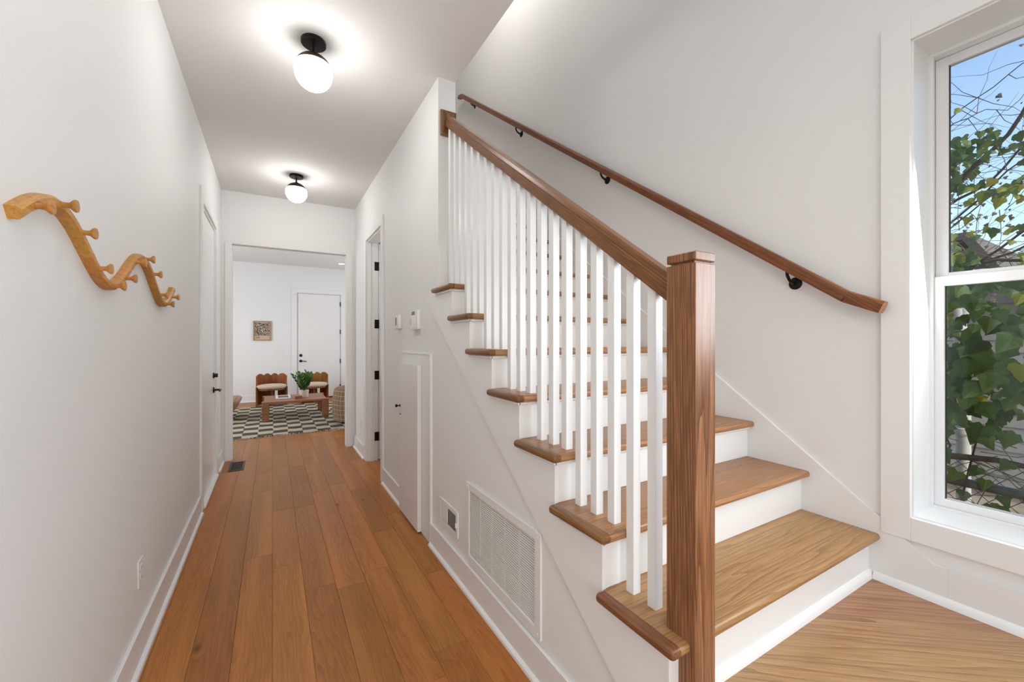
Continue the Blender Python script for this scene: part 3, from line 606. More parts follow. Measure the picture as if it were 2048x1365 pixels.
# ------------------------------------------------------------------ ceiling lamps
def ceiling_lamp(loc, label):
    l = thing('ceiling_light', label, 'lamp', loc, 'globe ceiling lights in the hall')
    x, y, z = loc
    MB().lathe([(0, 0), (0.064, 0), (0.066, -0.004), (0.066, -0.020), (0.062, -0.024), (0, -0.026)], loc, n=40).build('canopy', 'black', l)
    MB().lathe([(0.0075, -0.024), (0.0075, -0.060), (0.014, -0.080), (0, -0.080)], loc, n=20).build('stem', 'bronze', l)
    zc_ = -0.180; R = 0.100; th = math.radians(67)
    MB().lathe([(0, zc_+R*1.02)]+[(R*1.02*math.sin(th*i/10), zc_+R*1.02*math.cos(th*i/10)) for i in range(1, 11)]+[(R*0.99*math.sin(th), zc_+R*0.99*math.cos(th))], loc, n=48).build('cap', 'bronze', l, label='dark bronze dome over the globe')
    MB().lathe([(R*math.sin(th*0.9+(PI-th*0.9)*i/24), zc_+R*math.cos(th*0.9+(PI-th*0.9)*i/24)) for i in range(24)]+[(0, zc_-R)], loc, n=48).build('globe', 'globe', l, label='glowing opal glass globe')
    return l
ceiling_lamp((0.203, 2.60, HC), 'near globe ceiling lamp with black canopy, larger in view')
ceiling_lamp((0.214, 4.80, HC), 'far globe ceiling lamp hanging close to the living room opening')
ceiling_lamp((0.20, 0.40, HC), 'added third globe ceiling lamp overhead, unseen, filling the near hall with light')  # out-of-view globe added as fill for the near hall
dl = thing('recessed_light', 'small round recessed light in the living room ceiling', 'lamp', (1.365, 10.08, HL))
MB().lathe([(0.058, 0.0), (0.085, 0.0), (0.085, -0.006), (0.058, -0.003)], (1.365, 10.08, HL), n=32).build('trim_ring', 'plastic', dl)
MB().lathe([(0, -0.001), (0.058, -0.001)], (1.365, 10.08, HL), n=32).build('lens', 'lens', dl)

# ------------------------------------------------------------------ doors
def cased(parent, plane, sgn, y0, y1, ztop, wd=0.09, th=0.016, both=True, y_near=True):
    a, b_ = sorted((plane, plane+sgn*th)); m_ = MB()
    m_.box(a, b_, y0-wd, y0, 0, ztop+wd, bev=0.002).box(a, b_, y1, y1+wd, 0, ztop+wd, bev=0.002).box(a+0.0004, b_-0.0004, y0, y1, ztop, ztop+wd, bev=0.002)
    return m_.build('casing', 'trim', parent)
d1 = thing('door_1', 'white flush door with black lever and deadbolt in the left hall wall', 'door', (XL, 4.6, 0), kind='structure')
cased(d1, XL, 1, D1[0]-0.004, D1[1]+0.004, D1[2]+0.004, 0.11)
j_ = MB().box(XL-0.14, XL, D1[0], D1[0]+0.018, 0, D1[2]).box(XL-0.14, XL, D1[1]-0.018, D1[1], 0, D1[2]).box(XL-0.14, XL, D1[0]+0.018, D1[1]-0.018, D1[2]-0.018, D1[2])
j_.build('jamb', 'trim', d1, smooth=0)
sl = box(XL-0.052, XL-0.008, D1[0]+0.021, D1[1]-0.021, 0.034, D1[2]-0.021, bev=0.002).build('slab', 'door', d1)
box(XL-0.10, XL+0.030, D1[0]-0.02, D1[1]+0.02, 0, 0.028, bev=0.006).build('threshold', 'trim', d1)
hl = MB().lathe([(0, 0.012), (0.022, 0.012), (0.030, 0.006), (0.031, 0)], (XL-0.008, 5.005, 0.886), (1, 0, 0), 24).build('lever', 'black', sl, label='black lever handle')
MB().tube([(XL, 5.005, 0.886), (XL+0.045, 5.005, 0.886), (XL+0.055, 4.99, 0.886), (XL+0.055, 4.90, 0.884)], [0.010, 0.010, 0.010, 0.008], 10).build('lever_arm', 'black', sl)
MB().lathe([(0, 0.022), (0.018, 0.022), (0.020, 0.012), (0.029, 0.008), (0.030, 0)], (XL-0.008, 5.005, 1.030), (1, 0, 0), 24).box(XL+0.012, XL+0.03, 4.995, 5.015, 1.012, 1.048).build('deadbolt', 'black', sl, label='black deadbolt')
for z in (0.25, 0.95, 1.62, 2.27):
    box(XL-0.010, XL-0.002, D1[0]+0.013, D1[0]+0.023, z-0.05, z+0.05).build('hinge', 'black', d1)
# far door
d2 = thing('door_2', 'white flush door with black lever in the living room back wall', 'door', (0.98, YB, 0), kind='structure')
m_ = MB(); y0 = YB-0.016
m_.box(0.385, 0.495, y0, YB, 0, 2.61, bev=0.002).box(1.465, 1.575, y0, YB, 0, 2.61, bev=0.002).box(0.495, 1.465, y0, YB, 2.52, 2.61, bev=0.002); m_.build('casing', 'trim', d2)
MB().box(0.50, 0.512, YB-0.002, YB+0.12, 0, 2.515).box(1.448, 1.46, YB-0.002, YB+0.12, 0, 2.515).box(0.512, 1.448, YB-0.002, YB+0.12, 2.503, 2.515).build('jamb', 'trim', d2, smooth=0)
sl = box(0.519, 1.441, YB+0.002, YB+0.045, 0.022, 2.497, bev=0.002).build('slab', 'door', d2)
box(0.50, 1.46, YB+0.05, YB+0.12, 0, 2.515).build('weather_stop', 'dark', d2)
box(0.50, 1.46, YB-0.02, YB+0.05, 0.0, 0.018).build('threshold', 'bronze', d2)
MB().lathe([(0, 0.014), (0.024, 0.012), (0.032, 0.004), (0.032, 0)], (0.578, YB+0.002, 0.898), (0, -1, 0), 24).tube([(0.578, YB-0.01, 0.898), (0.578, YB-0.05, 0.898), (0.60, YB-0.055, 0.898), (0.695, YB-0.055, 0.888)], 0.010, 10).build('lever', 'black', sl, label='black lever handle')
MB().lathe([(0, 0.03), (0.018, 0.03), (0.024, 0.012), (0.034, 0.006), (0.034, 0)], (0.578, YB+0.002, 1.030), (0, -1, 0), 24).build('deadbolt', 'black', sl, label='round black deadbolt')
for z in (0.25, 0.88, 1.60, 2.28): box(1.438, 1.455, YB-0.012, YB+0.002, z-0.055, z+0.055).build('hinge', 'black', d2)
MB().lathe([(0, 0.02), (0.025, 0.018), (0.028, 0.0)], (0.452, YB-0.016, 2.475), (0, -1, 0), 20).build('contact_sensor', 'plastic', d2)
# right door, standing open into the small room
d3 = thing('door_3', 'white door standing open in the right hall wall with four black hinges', 'door', (XE, 4.5, 0), kind='structure')
cased(d3, XW, -1, D3[0], D3[1], D3[2], 0.09)
MB().box(XW, XE, D3[0], D3[0]+0.018, 0, D3[2]).box(XW, XE, D3[1]-0.018, D3[1], 0, D3[2]).box(XW, XE, D3[0]+0.018, D3[1]-0.018, D3[2]-0.018, D3[2]).build('jamb', 'trim', d3, smooth=0)
MB().box(XW+0.055, XE-0.045, D3[1]-0.030, D3[1]-0.018, 0, D3[2]-0.018).build('door_stop', 'trim', d3, smooth=0)
box(XE+0.004, XE+0.70, D3[1]-0.016, D3[1]+0.024, 0.01, D3[2]-0.02, bev=0.002).build('slab', 'door', d3)
for z in (0.277, 0.98, 1.567, 2.23):
    MB().box(XE-0.040, XE+0.003, D3[1]-0.0215, D3[1]-0.018, z-0.05, z+0.05, bev=0.001).tube([(XE+0.003, D3[1]-0.024, z-0.05), (XE+0.003, D3[1]-0.024, z+0.05)], 0.007, 10).build('hinge', 'black', d3, label='black butt hinge')
# closet door under the stairs: overlay slab on a flat frame
d4 = thing('door_4', 'low white closet door under the stairs with a small black knob', 'door', (XW, 3.1, 0), kind='structure')
m_ = MB().box(XW-0.012, XW, CD[0]-0.19, CD[0]+0.005, 0, 1.275, bev=0.002).box(XW-0.012, XW, CD[0]+0.005, CD[1]+0.02, 1.19, 1.275, bev=0.002).box(XW-0.012, XW, CD[1]-0.01, CD[1]+0.02, 0, 1.19)
m_.box(XW-0.018, XW, CD[0]-0.20, CD[0]-0.185, 0, 1.29, bev=0.002).box(XW-0.018, XW, CD[0]-0.185, CD[1]+0.02, 1.275, 1.29, bev=0.002)
m_.build('casing', 'trim', d4)
sl = box(XW-0.042, XW-0.013, CD[0], CD[1]+0.01, 0.012, 1.20, bev=0.002).build('slab', 'door', d4)
MB().lathe([(0.0, 0.0), (0.012, 0.0), (0.012, 0.003), (0.005, 0.006), (0.005, 0.018), (0.013, 0.026), (0.014, 0.032), (0.010, 0.038), (0, 0.040)], (XW-0.042, CD[1]-0.02, 0.852), (-1, 0, 0), 20).build('knob', 'black', sl, label='small black knob')
MB().lathe([(0.0, 0.003), (0.006, 0.003), (0.007, 0.0)], (XW-0.042, CD[1]-0.03, 0.785), (-1, 0, 0), 12).build('keyhole', 'bronze', sl)
box(XW-0.005, XE, CD[0], CD[1], 0, CD[2]).build('back_board', 'dark', d4)

# ------------------------------------------------------------------ vents, plates, thermostats
gr = thing('return_air_grille', 'large white louvred return-air grille low on the stair wall', 'vent', (XW, 1.715, 0.17))
gy0, gy1, gz0, gz1 = 1.352, 2.082, 0.172, 0.600
m_ = MB().box(XW-0.010, XW, gy0, gy0+0.042, gz0, gz1, bev=0.002).box(XW-0.010, XW, gy1-0.042, gy1, gz0, gz1, bev=0.002)
m_.box(XW-0.0095, XW, gy0+0.042, gy1-0.042, gz0, gz0+0.038, bev=0.001).box(XW-0.0095, XW, gy0+0.042, gy1-0.042, gz1-0.038, gz1, bev=0.001)
m_.build('frame', 'plastic', gr)
box(XW-0.0012, XW+0.0, gy0+0.04, gy1-0.04, gz0+0.036, gz1-0.036).build('backing', 'grey', gr)  # grey sheet painted as the shade between the louvres
iy0, iy1, iz0, iz1 = gy0+0.042, gy1-0.042, gz0+0.038, gz1-0.038
ncolg, nrow = 5, 32; cwid = (iy1-iy0)/ncolg; rz = (iz1-iz0)/nrow
lv = None
for c in range(ncolg):
    for r in range(nrow):
        y0 = iy0+c*cwid+0.0025; z0 = iz0+r*rz
        if lv is None:
            lv = MB().prism([(-0.0012, rz*0.04), (-0.0045, rz*0.0), (-0.0045, rz*0.42), (-0.0012, rz*0.50)], 1, 0, cwid-0.005).build('louver', 'plastic', None, smooth=0)
            lv.parent = gr; lv.location = Vector((XW, y0, z0))-gr.location
        else: inst(lv, gr, Vector((XW, y0, z0))-gr.location)
for c in range(1, ncolg):
    y = iy0+c*cwid; box(XW-0.0035, XW-0.0008, y-0.0022, y+0.0022, iz0, iz1).build('mullion', 'plastic', gr, smooth=0)
for y, z in ((gy0+0.02, gz1-0.02), (gy1-0.02, gz1-0.02), (gy0+0.02, gz0+0.02), (gy1-0.02, gz0+0.02)):
    MB().lathe([(0, 0.0022), (0.0035, 0.0018), (0.0045, 0)], (XW-0.010, y, z), (-1, 0, 0), 12).build('screw', 'plastic', gr)
sr = thing('wall_register', 'small white wall register with half-open louvres beside the grille', 'vent', (XW, 2.35, 0.22))
y0, y1, z0, z1 = 2.202, 2.500, 0.226, 0.378
MB().box(XW-0.008, XW, y0, y0+0.03, z0, z1, bev=0.002).box(XW-0.008, XW, y1-0.03, y1, z0, z1, bev=0.002).box(XW-0.0076, XW, y0+0.03, y1-0.03, z0, z0+0.026).box(XW-0.0076, XW, y0+0.03, y1-0.03, z1-0.026, z1).build('frame', 'plastic', sr)
box(XW-0.002, XW, y0+0.03, y1-0.03, z0+0.026, z1-0.026).build('backing', 'dark', sr)
box(XW-0.0068, XW-0.003, 2.36, y1-0.034, z0+0.03, z1-0.03, bev=0.001).build('cover_plate', 'plastic', sr)
for i in range(8):
    y = y0+0.036+i*0.0145; box(XW-0.0065, XW-0.0022, y, y+0.0065, z0+0.028, z1-0.028).build('slat', 'grey', sr, smooth=0)
box(XW-0.016, XW-0.006, y0+0.012, y0+0.022, 0.285, 0.312, bev=0.002).build('lever', 'plastic', sr)
fv = thing('floor_vent', 'dark bronze floor register by the living room opening', 'vent', (-0.34, 5.39, 0))
MB().box(-0.405, -0.385, 5.20, 5.58, 0.0, 0.005, bev=0.001).box(-0.285, -0.265, 5.20, 5.58, 0, 0.005, bev=0.001).box(-0.385, -0.285, 5.20, 5.225, 0, 0.0048).box(-0.385, -0.285, 5.555, 5.58, 0, 0.0048).build('frame', 'bronze', fv)
box(-0.385, -0.285, 5.225, 5.555, 0.0, 0.0012).build('backing', 'dark', fv)
for i in range(14): y = 5.232+i*0.0235; box(-0.384, -0.286, y, y+0.009, 0.001, 0.004).build('slat', 'bronze', fv, smooth=0)
def outlet(name, label, x, sgn, y, z, group='wall outlets'):
    t_ = thing(name, label, 'outlet', (x, y, z), group)
    a, b_ = sorted((x, x+sgn*0.006)); box(a, b_, y-0.037, y+0.037, z-0.058, z+0.058, bev=0.002).build('plate', 'plastic', t_)
    for dz in (-0.02, 0.02):
        s_ = MB().lathe([(0, 0.0015), (0.0165, 0.0012), (0.0175, 0)], (x+sgn*0.006, y, z+dz), (sgn, 0, 0), 20).build('socket', 'plastic', t_)
        for dy in (-0.006, 0.006): a, b_ = sorted((x+sgn*0.0068, x+sgn*0.0078)); box(a, b_, y+dy-0.001, y+dy+0.001, z+dz-0.004, z+dz+0.005).build('slot', 'dark', s_, smooth=0)
    MB().lathe([(0, 0.0015), (0.003, 0)], (x+sgn*0.006, y, z), (sgn, 0, 0), 10).build('screw', 'grey', t_)
outlet('wall_outlet', 'white outlet low on the left wall below the coat rack', XL, 1, 2.36, 0.365)
outlet('wall_outlet', 'white outlet low on the right wall before the opening', XW, -1, 5.25, 0.37)
# thermostats
t_ = thing('thermostat', 'small white thermostat on the stair wall, farther of two wall units', 'thermostat', (XW, 3.47, 1.53))
box(XW-0.024, XW, 3.425, 3.545, 1.475, 1.592, bev=0.004, seg=2).build('body', 'plastic', t_); box(XW-0.0252, XW-0.0235, 3.485, 3.525, 1.505, 1.57).build('screen', 'grey', t_)
t_ = thing('alarm_keypad', 'larger white wall keypad with a small screen above the closet door', 'keypad', (XW, 3.0, 1.53))
bd = box(XW-0.026, XW, 2.905, 3.075, 1.458, 1.600, bev=0.004, seg=2).build('body', 'plastic', t_); box(XW-0.0272, XW-0.0255, 2.965, 3.045, 1.565, 1.592).build('screen', 'grey', t_)
box(XW-0.029, XW-0.0255, 2.935, 3.055, 1.47, 1.55, bev=0.002).build('flip_cover', 'plastic', t_)
box(XW-0.0275, XW-0.0255, 3.060, 3.066, 1.49, 1.54).build('slot', 'grey', t_)
# light switches in the living room
t_ = thing('light_switch', 'white two-gang switch plate between the framed print and the far door', 'switch', (0.13, YB, 1.11))
box(0.05, 0.21, YB-0.006, YB, 1.05, 1.175, bev=0.002).build('plate', 'plastic', t_)
for x in (0.075, 0.118, 0.161): box(x-0.002, x+0.026, YB-0.010, YB-0.005, 1.075, 1.15, bev=0.002).build('rocker', 'plastic', t_)

# ------------------------------------------------------------------ living room contents
pf = thing('framed_print', 'small oak-framed black and cream botanical print on the back wall', 'picture', (-0.20, YB, 1.6))
x0, x1, z0, z1 = -0.375, -0.025, 1.383, 1.825
MB().box(x0, x0+0.02, YB-0.03, YB, z0, z1, bev=0.002).box(x1-0.02, x1, YB-0.03, YB, z0, z1, bev=0.002).box(x0+0.02, x1-0.02, YB-0.03, YB, z0, z0+0.02).box(x0+0.02, x1-0.02, YB-0.03, YB, z1-0.02, z1).build('frame', 'frameoak', pf)
box(x0+0.02, x1-0.02, YB-0.014, YB-0.004, z0+0.02, z1-0.02).build('mat', 'artpaper', pf)
box(x0+0.035, x1-0.035, YB-0.016, YB-0.0138, z0+0.11, z1-0.035).build('print', 'art', pf)
m_ = MB()
for i in range(3): m_.box(x0+0.05, x0+0.13, YB-0.0155, YB-0.0138, z0+0.05+i*0.016, z0+0.057+i*0.016)
m_.build('caption_lines', 'photo', pf)
# rug
rug = thing('rug', 'black and cream checkered rug under the coffee table', 'rug', (0.4, 8.4, 0))
nx, ny = 60, 40; V = []; F = []; rx0, rx1, ry0, ry1 = -1.6, 2.6, 6.84, 9.95
for j in range(ny+1):
    for i in range(nx+1):
        x = rx0+(rx1-rx0)*i/nx; y = ry0+(ry1-ry0)*j/ny
        e = 0.02*math.sin(x*9)*(1 if j == 0 else 0)
        V.append((x, y+e, 0.012+0.005*math.sin(x*24)*math.sin(y*26)))
for j in range(ny):
    for i in range(nx): a = j*(nx+1)+i; F.append((a, a+1, a+nx+2, a+nx+1))
m_ = MB().quadmesh(V, F); n0 = (nx+1)
m_.box(rx0, rx1, ry0+0.02, ry1, 0.0005, 0.008)
m_.build('pile', 'rug', rug)
m_ = MB()
for i in range(210):
    x = rx0+(rx1-rx0)*(i+0.5)/210+random.uniform(-0.006, 0.006); m_.tube([(x, ry0+0.03, 0.010), (x+random.uniform(-.008, .008), ry0-0.01, 0.008), (x+random.uniform(-.012, .012), ry0-0.045-random.uniform(0, .02), 0.003)], 0.004, 4)
f_ = m_.build('fringe', 'cream', rug); f_['kind'] = 'stuff'
# barrel chairs with scalloped backs
def lounge_chair(loc, label, rz=0.0):
    c = thing('lounge_chair', label, 'chair', (0, 0, 0), 'scalloped wooden lounge chairs')
    R, T = 0.285, 0.025
    def arc(a0, a1, zlo, ztop, n, mat='walnut', name='backrest', lab=None):
        V = []; F = []
        for i in range(n+1):
            a = a0+(a1-a0)*i/n; zt2 = ztop(a)
            for r in (R, R-T):
                sx, sy = math.sin(a), math.cos(a)
                yy = sy*r*1.0+0.0
                V += [(sx*r, yy, zlo), (sx*r, yy, zt2)]
        for i in range(n):
            o0, o1 = i*4, (i+1)*4
            F += [(o0, o0+1, o1+1, o1), (o0+2, o1+2, o1+3, o0+3), (o0+1, o0+3, o1+3, o1+1), (o0, o1, o1+2, o0+2)]
        F += [(0, 2, 3, 1), (n*4, n*4+1, n*4+3, n*4+2)]
        m_ = MB().quadmesh(V, F); bmesh.ops.recalc_face_normals(m_.bm, faces=m_.bm.faces[:])
        return m_.build(name, mat, c, smooth=40, label=lab)
    arc(-1.75, 1.75, 0.33, lambda a: 0.612+0.045*abs(math.sin(PI*4.0*(math.sin(a)+1)/2.0)), 84, name='backrest', lab='curved wooden back with a scalloped top edge')
    arc(-1.85, 0.26, 0.0, lambda a: 0.335, 24, name='side_panel'); arc(0.50, 1.85, 0.0, lambda a: 0.335, 16, name='side_panel')
    box(-0.02, 0.03, -0.02, 0.02, 0, 0.335, bev=0.003).build('center_leg', 'walnut', c)
    for s_ in (-1, 1): box(s_*R-0.016 if s_ > 0 else -R-0.004, s_*R+0.004 if s_ > 0 else -R+0.016, -0.13, -0.04, 0, 0.40, bev=0.003).build('front_post', 'walnut', c)
    MB().lathe([(0, -0.045), (0.22, -0.045), (0.262, -0.03), (0.278, 0.0), (0.266, 0.028), (0.22, 0.042), (0, 0.05)], (0, -0.03, 0.40), n=40).build('seat_cushion', 'cream', c, label='round cream seat cushion')
    MB().lathe([(0, -0.012), (0.255, -0.012), (0.255, 0.012), (0, 0.012)], (0, -0.01, 0.343), n=32).build('seat_base', 'walnut', c)
    c.location = loc; c.rotation_euler = (0, 0, rz); return c
lounge_chair((-0.015, 10.05, 0.016), 'scalloped wooden lounge chair below the framed print', 0.05)
lounge_chair((0.81, 10.2, 0.0), 'scalloped wooden lounge chair in front of the far door', -0.05)
# coffee table
ct = thing('coffee_table', 'low rectangular wooden coffee table with block legs on the rug', 'table', (0.36, 8.4, 0.018))
tx0, tx1, ty0, ty1, tz = -0.155, 0.872, 8.0, 8.92, 0.345
box(tx0+0.03, tx1-0.03, ty0+0.0, ty1, tz-0.035, tz, bev=0.004).build('tabletop', 'table', ct)
for xx in (tx0, tx1-0.105):
    for yy in (ty0-0.005, ty1-0.10): box(xx, xx+0.105, yy, yy+0.105, 0.018, tz+0.002, bev=0.005).build('leg', 'table', ct)
bk = thing('open_book', 'white-bordered picture book lying on the coffee table', 'book', (0.165, 8.5, tz))
box(0.05, 0.285, 8.29, 8.75, tz+0.001, tz+0.018, bev=0.003).build('pages', 'paper', bk); box(0.085, 0.25, 8.37, 8.67, tz+0.0178, tz+0.0192).build('cover_photo', 'photo', bk)
bx = thing('wooden_box', 'small stacked wooden box beside the plant pot', 'box', (0.40, 8.24, tz))
box(0.34, 0.462, 8.17, 8.31, tz, tz+0.028, bev=0.003).build('base', 'table', bx); box(0.345, 0.457, 8.175, 8.305, tz+0.029, tz+0.052, bev=0.003).build('lid', 'table', bx)
# potted plant
pp = thing('potted_plant', 'leafy green plant in a white pot on the coffee table', 'plant', (0.50, 8.40, tz))
MB().lathe([(0, 0.001), (0.062, 0.001), (0.068, 0.01), (0.080, 0.125), (0.082, 0.13), (0.076, 0.13), (0.072, 0.11), (0, 0.11)], (0.50, 8.40, tz), n=36).build('pot', 'ceramic', pp)
MB().lathe([(0, 0.112), (0.073, 0.112)], (0.50, 8.40, tz), n=24).build('soil', 'potsoil', pp)
def leaf_pts(l, w):   # simple pointed leaf along +y, folded on its midrib
    prof = [(0.0, 0.0), (0.18, 0.75), (0.4, 1.0), (0.65, 0.8), (0.85, 0.4), (1.0, 0.0)]
    V = []; F = []
    for t_, k in prof: V += [(-w*k/2, l*t_, 0.12*w*k), (0, l*t_, 0), (w*k/2, l*t_, 0.12*w*k)]
    for i in range(len(prof)-1): a = i*3; F += [(a, a+1, a+4, a+3), (a+1, a+2, a+5, a+4)]
    return V, F
rnd = random.Random(3)
for s_i in range(15):
    az = 2*PI*s_i/15+rnd.uniform(-.2, .2); tilt = rnd.uniform(0.15, 0.75); ln = rnd.uniform(0.22, 0.36)
    m_ = MB(); base = Vector((0.50, 8.40, tz+0.105)); d = Vector((math.cos(az)*math.sin(tilt), math.sin(az)*math.sin(tilt), math.cos(tilt)))
    end = base+d*ln; m_.tube([base, base+d*ln*0.5, end], [0.004, 0.003, 0.0015], 6)
    for q in range(9):
        f0 = 0.22+0.78*q/8; p = base+d*ln*f0; sd = 1 if q % 2 else -1
        V, F = leaf_pts(rnd.uniform(0.09, 0.12)*(1.1-0.35*f0), 0.045)
        side = d.cross(Vector((0, 0, 1))).normalized()*sd; fwd = (d*0.75+side*0.75).normalized(); nrm = (d.cross(side)*sd+Vector((0, 0, .5))).normalized(); rt = fwd.cross(nrm).normalized(); nrm = rt.cross(fwd)
        MX = Matrix(((rt.x, fwd.x, nrm.x), (rt.y, fwd.y, nrm.y), (rt.z, fwd.z, nrm.z)))
        m_.quadmesh([p+MX @ Vector(v) for v in V], F)
    m_.build('frond', 'potleaf', pp, smooth=0)
# plaid tub armchair on the right of the opening
ac = thing('plaid_armchair', 'rounded tan plaid armchair just inside the living room opening', 'armchair', (1.42, 7.45, 0.018))
def shell(cx, cy, rx, ry, z0, z1, a0, a1, th, n=40, nz=10):
    V = []; F = []; UV = []
    for i in range(n+1):
        a = a0+(a1-a0)*i/n
        prof = []
        for j in range(nz+1):
            t_ = j/nz; bul = 1+0.05*math.sin(t_*PI); prof.append((bul, z0+(z1-z0)*t_))
        for j in range(6): q = PI*(j+1)/7; prof.append((1+0.0-th*(1-math.cos(q))/2, z1+0.06*math.sin(q)))
        for j in range(nz+1): prof.append((1-th, z1-(z1-z0)*j/nz))
        for r, z in prof: V.append((cx+rx*r*math.cos(a), cy+ry*r*math.sin(a), z))
        m1 = len(prof)
    for i in range(n):
        for j in range(m1-1): p = i*m1+j; F.append((p, p+m1, p+m1+1, p+1))
    F.append(tuple(range(m1))); F.append(tuple(reversed(range(n*m1, (n+1)*m1))))
    return V, F, n, m1
V, F, n_, m1 = shell(1.42, 7.45, 0.53, 0.50, 0.05, 0.53, math.radians(115), math.radians(425-90+20), 0.28)
o = MB().quadmesh(V, F); bmesh.ops.recalc_face_normals(o.bm, faces=o.bm.faces[:]); o = o.build('shell', 'plaid', ac, smooth=60)
uv = o.data.uv_layers.new(name='UVMap')
for pol in o.data.polygons:
    for li in pol.loop_indices:
        co = o.data.vertices[o.data.loops[li].vertex_index].co
        a = math.atan2(co.y, co.x); uv.data[li].uv = ((a % (2*PI))*0.53, co.z)
MB().lathe([(0, 0.0), (0.34, 0.0), (0.37, 0.03), (0.37, 0.14), (0.34, 0.17), (0, 0.18)], (1.42, 7.45, 0.24), n=36).build('seat_cushion', 'cream', ac)
MB().lathe([(0, 0.0), (0.40, 0.0), (0.40, 0.20), (0, 0.20)], (1.42, 7.45, 0.05), n=36).build('seat_base', 'leather', ac)
for a in (0.8, 2.4, 3.9, 5.5): MB().lathe([(0, 0), (0.022, 0), (0.026, 0.04), (0, 0.04)], (1.42+0.36*math.cos(a), 7.45+0.36*math.sin(a), 0.019), n=14).build('foot', 'walnut', ac)
# leather seat on the left
ls = thing('leather_lounge_chair', 'low tan leather lounge seat at the left edge of the opening', 'armchair', (-1.0, 8.75, 0.018))
def pillow(x0, x1, y0, y1, z0, z1, r, seg=5): return MB().box(x0, x1, y0, y1, z0, z1, bev=r, seg=seg)
MB().prism([(-1.42, 0.06), (-0.74, 0.06), (-0.60, 0.14), (-0.495, 0.28), (-0.485, 0.345), (-0.53, 0.365), (-0.62, 0.37), (-1.42, 0.33)], 1, 8.36, 9.12, bev=0.02).build('seat', 'leather', ls, smooth=60)
pillow(-1.60, -1.32, 8.34, 9.14, 0.10, 0.74, 0.10).build('backrest', 'leather', ls, smooth=60)
MB().tube([(-0.56, 8.40, 0.372), (-0.56, 9.08, 0.372)], 0.006, 6).build('seam', 'leather', ls)
for x in (-1.45, -0.80):
    for y in (8.42, 9.06): MB().lathe([(0, 0), (0.02, 0), (0.024, 0.06), (0, 0.06)], (x, y, 0.019), n=12).build('foot', 'walnut', ls)

# ------------------------------------------------------------------ outside the window
struct('ground', box(2.46, 30, -18, 25, -0.55, -0.40), 'soil', 'dry bare ground outside the window', 'ground', smooth=0)
# neighbour's shed with corrugated siding and a shingled roof
sh = thing('shed', 'grey neighbouring shed with horizontal siding and a dark roof', 'shed', (7.6, 2.2, -0.4))
box(7.2, 9.6, 0.05, 4.6, -0.4, 2.02).build('wall', 'siding', sh, smooth=0)
for i in range(17):
    z = -0.3+i*0.14; MB().prism([(7.2, z), (7.2, z+0.138), (7.188, z+0.138), (7.165, z+0.01), (7.165, z)], 1, 0.02, 4.6).build('siding_board', 'siding', sh, smooth=0)
box(7.13, 7.2, 0.0, 0.09, -0.4, 2.02).build('corner_board', 'whitepipe', sh, smooth=0)
MB().prism([(0.95, 1.78), (1.42, 2.62), (4.9, 2.62), (4.9, 2.54), (1.46, 2.54), (1.03, 1.74)], 0, 6.85, 9.9).build('roof', 'shingle', sh, smooth=0)
MB().prism([(0.95, 1.70), (1.03, 1.70), (1.03, 1.86), (0.95, 1.86)], 0, 6.85, 9.9).build('gutter', 'pipe', sh, smooth=0)
dp = thing('downpipe', 'white pipe standing upright beyond the ivy', 'pipe', (4.25, 0.90, -0.4))
MB().tube([(4.25, 0.90, -0.40), (4.25, 0.90, 0.9), (4.24, 0.91, 1.4), (4.22, 0.93, 1.60)], 0.038, 14).build('tube', 'whitepipe', dp)
for z in (0.7, 1.25, 1.55): MB().lathe([(0.037, 0), (0.044, 0.004), (0.044, 0.05), (0.037, 0.054)], (4.247, 0.906, z), n=16).build('collar', 'whitepipe', dp)
# chain-link fence
fx = 3.30
fc = thing('chain_link_fence', 'grey chain-link fence overgrown with ivy', 'fence', (fx, 0.5, -0.4))
MB().tube([(fx-0.06, -2.5, 0.50), (fx-0.06, 0.45, 0.60), (fx-0.06, 0.75, 0.605), (fx-0.06, 3.5, 0.64)], 0.024, 12).build('rail', 'pipe', fc, label='thick grey horizontal fence pipe')
for y in (-1.9, 1.6): MB().tube([(fx, y, -0.4), (fx, y, 1.35)], 0.03, 12).build('post', 'pipe', fc)
m_ = MB()
for i in range(-34, 60):
    y = i*0.075; 
    for sgn in (1, -1):
        p0 = (fx-0.03, y, -0.38); p1 = (fx-0.03, y+sgn*1.1, 0.72)
        m_.tube([p0, p1], 0.0022, 4, cap=False)
f_ = m_.build('wire_mesh', 'pipe', fc); f_['kind'] = 'stuff'
# ivy
rnd = random.Random(11)
def ivy_leaf_mesh(name, seed, w):
    r = random.Random(seed)
    # lobed, pointed outline
    half = [(0.0, 0.0), (0.20, -0.10), (0.42, -0.02), (0.55, 0.16), (0.46, 0.30), (0.34, 0.44), (0.26, 0.66), (0.12, 0.86), (0.0, 1.05)]
    half = [(a*(1+r.uniform(-.12, .12)), b_+r.uniform(-.03, .03) if 0 < i < 8 else b_) for i, (a, b_) in enumerate(half)]
    V = []; F = []
    cr = r.uniform(0.10, 0.3); dr = r.uniform(-0.3, 0.1)
    mid = [(0.0, b_) for a, b_ in half]
    for (a, b_) in half:
        zz = dr*(b_**2)*0.5
        V += [(a*w, b_*w, (zz+cr*a+0.08*math.sin(b_*7+seed)*a)*w), (0, b_*w if b_ > 0 else 0.0, zz*w), (-a*w, b_*w, (zz+cr*a-0.08*math.sin(b_*6)*a)*w)]
    for i in range(1, len(half)):
        p = (i-1)*3; q = i*3
        if i == 1: F += [(p+1, q, q+1), (p+1, q+1, q+2)]
        elif i == len(half)-1: F += [(p, q+1, p+1), (p+1, q+1, p+2)]
        else: F += [(p, q, q+1, p+1), (p+1, q+1, q+2, p+2)]
    return V, F
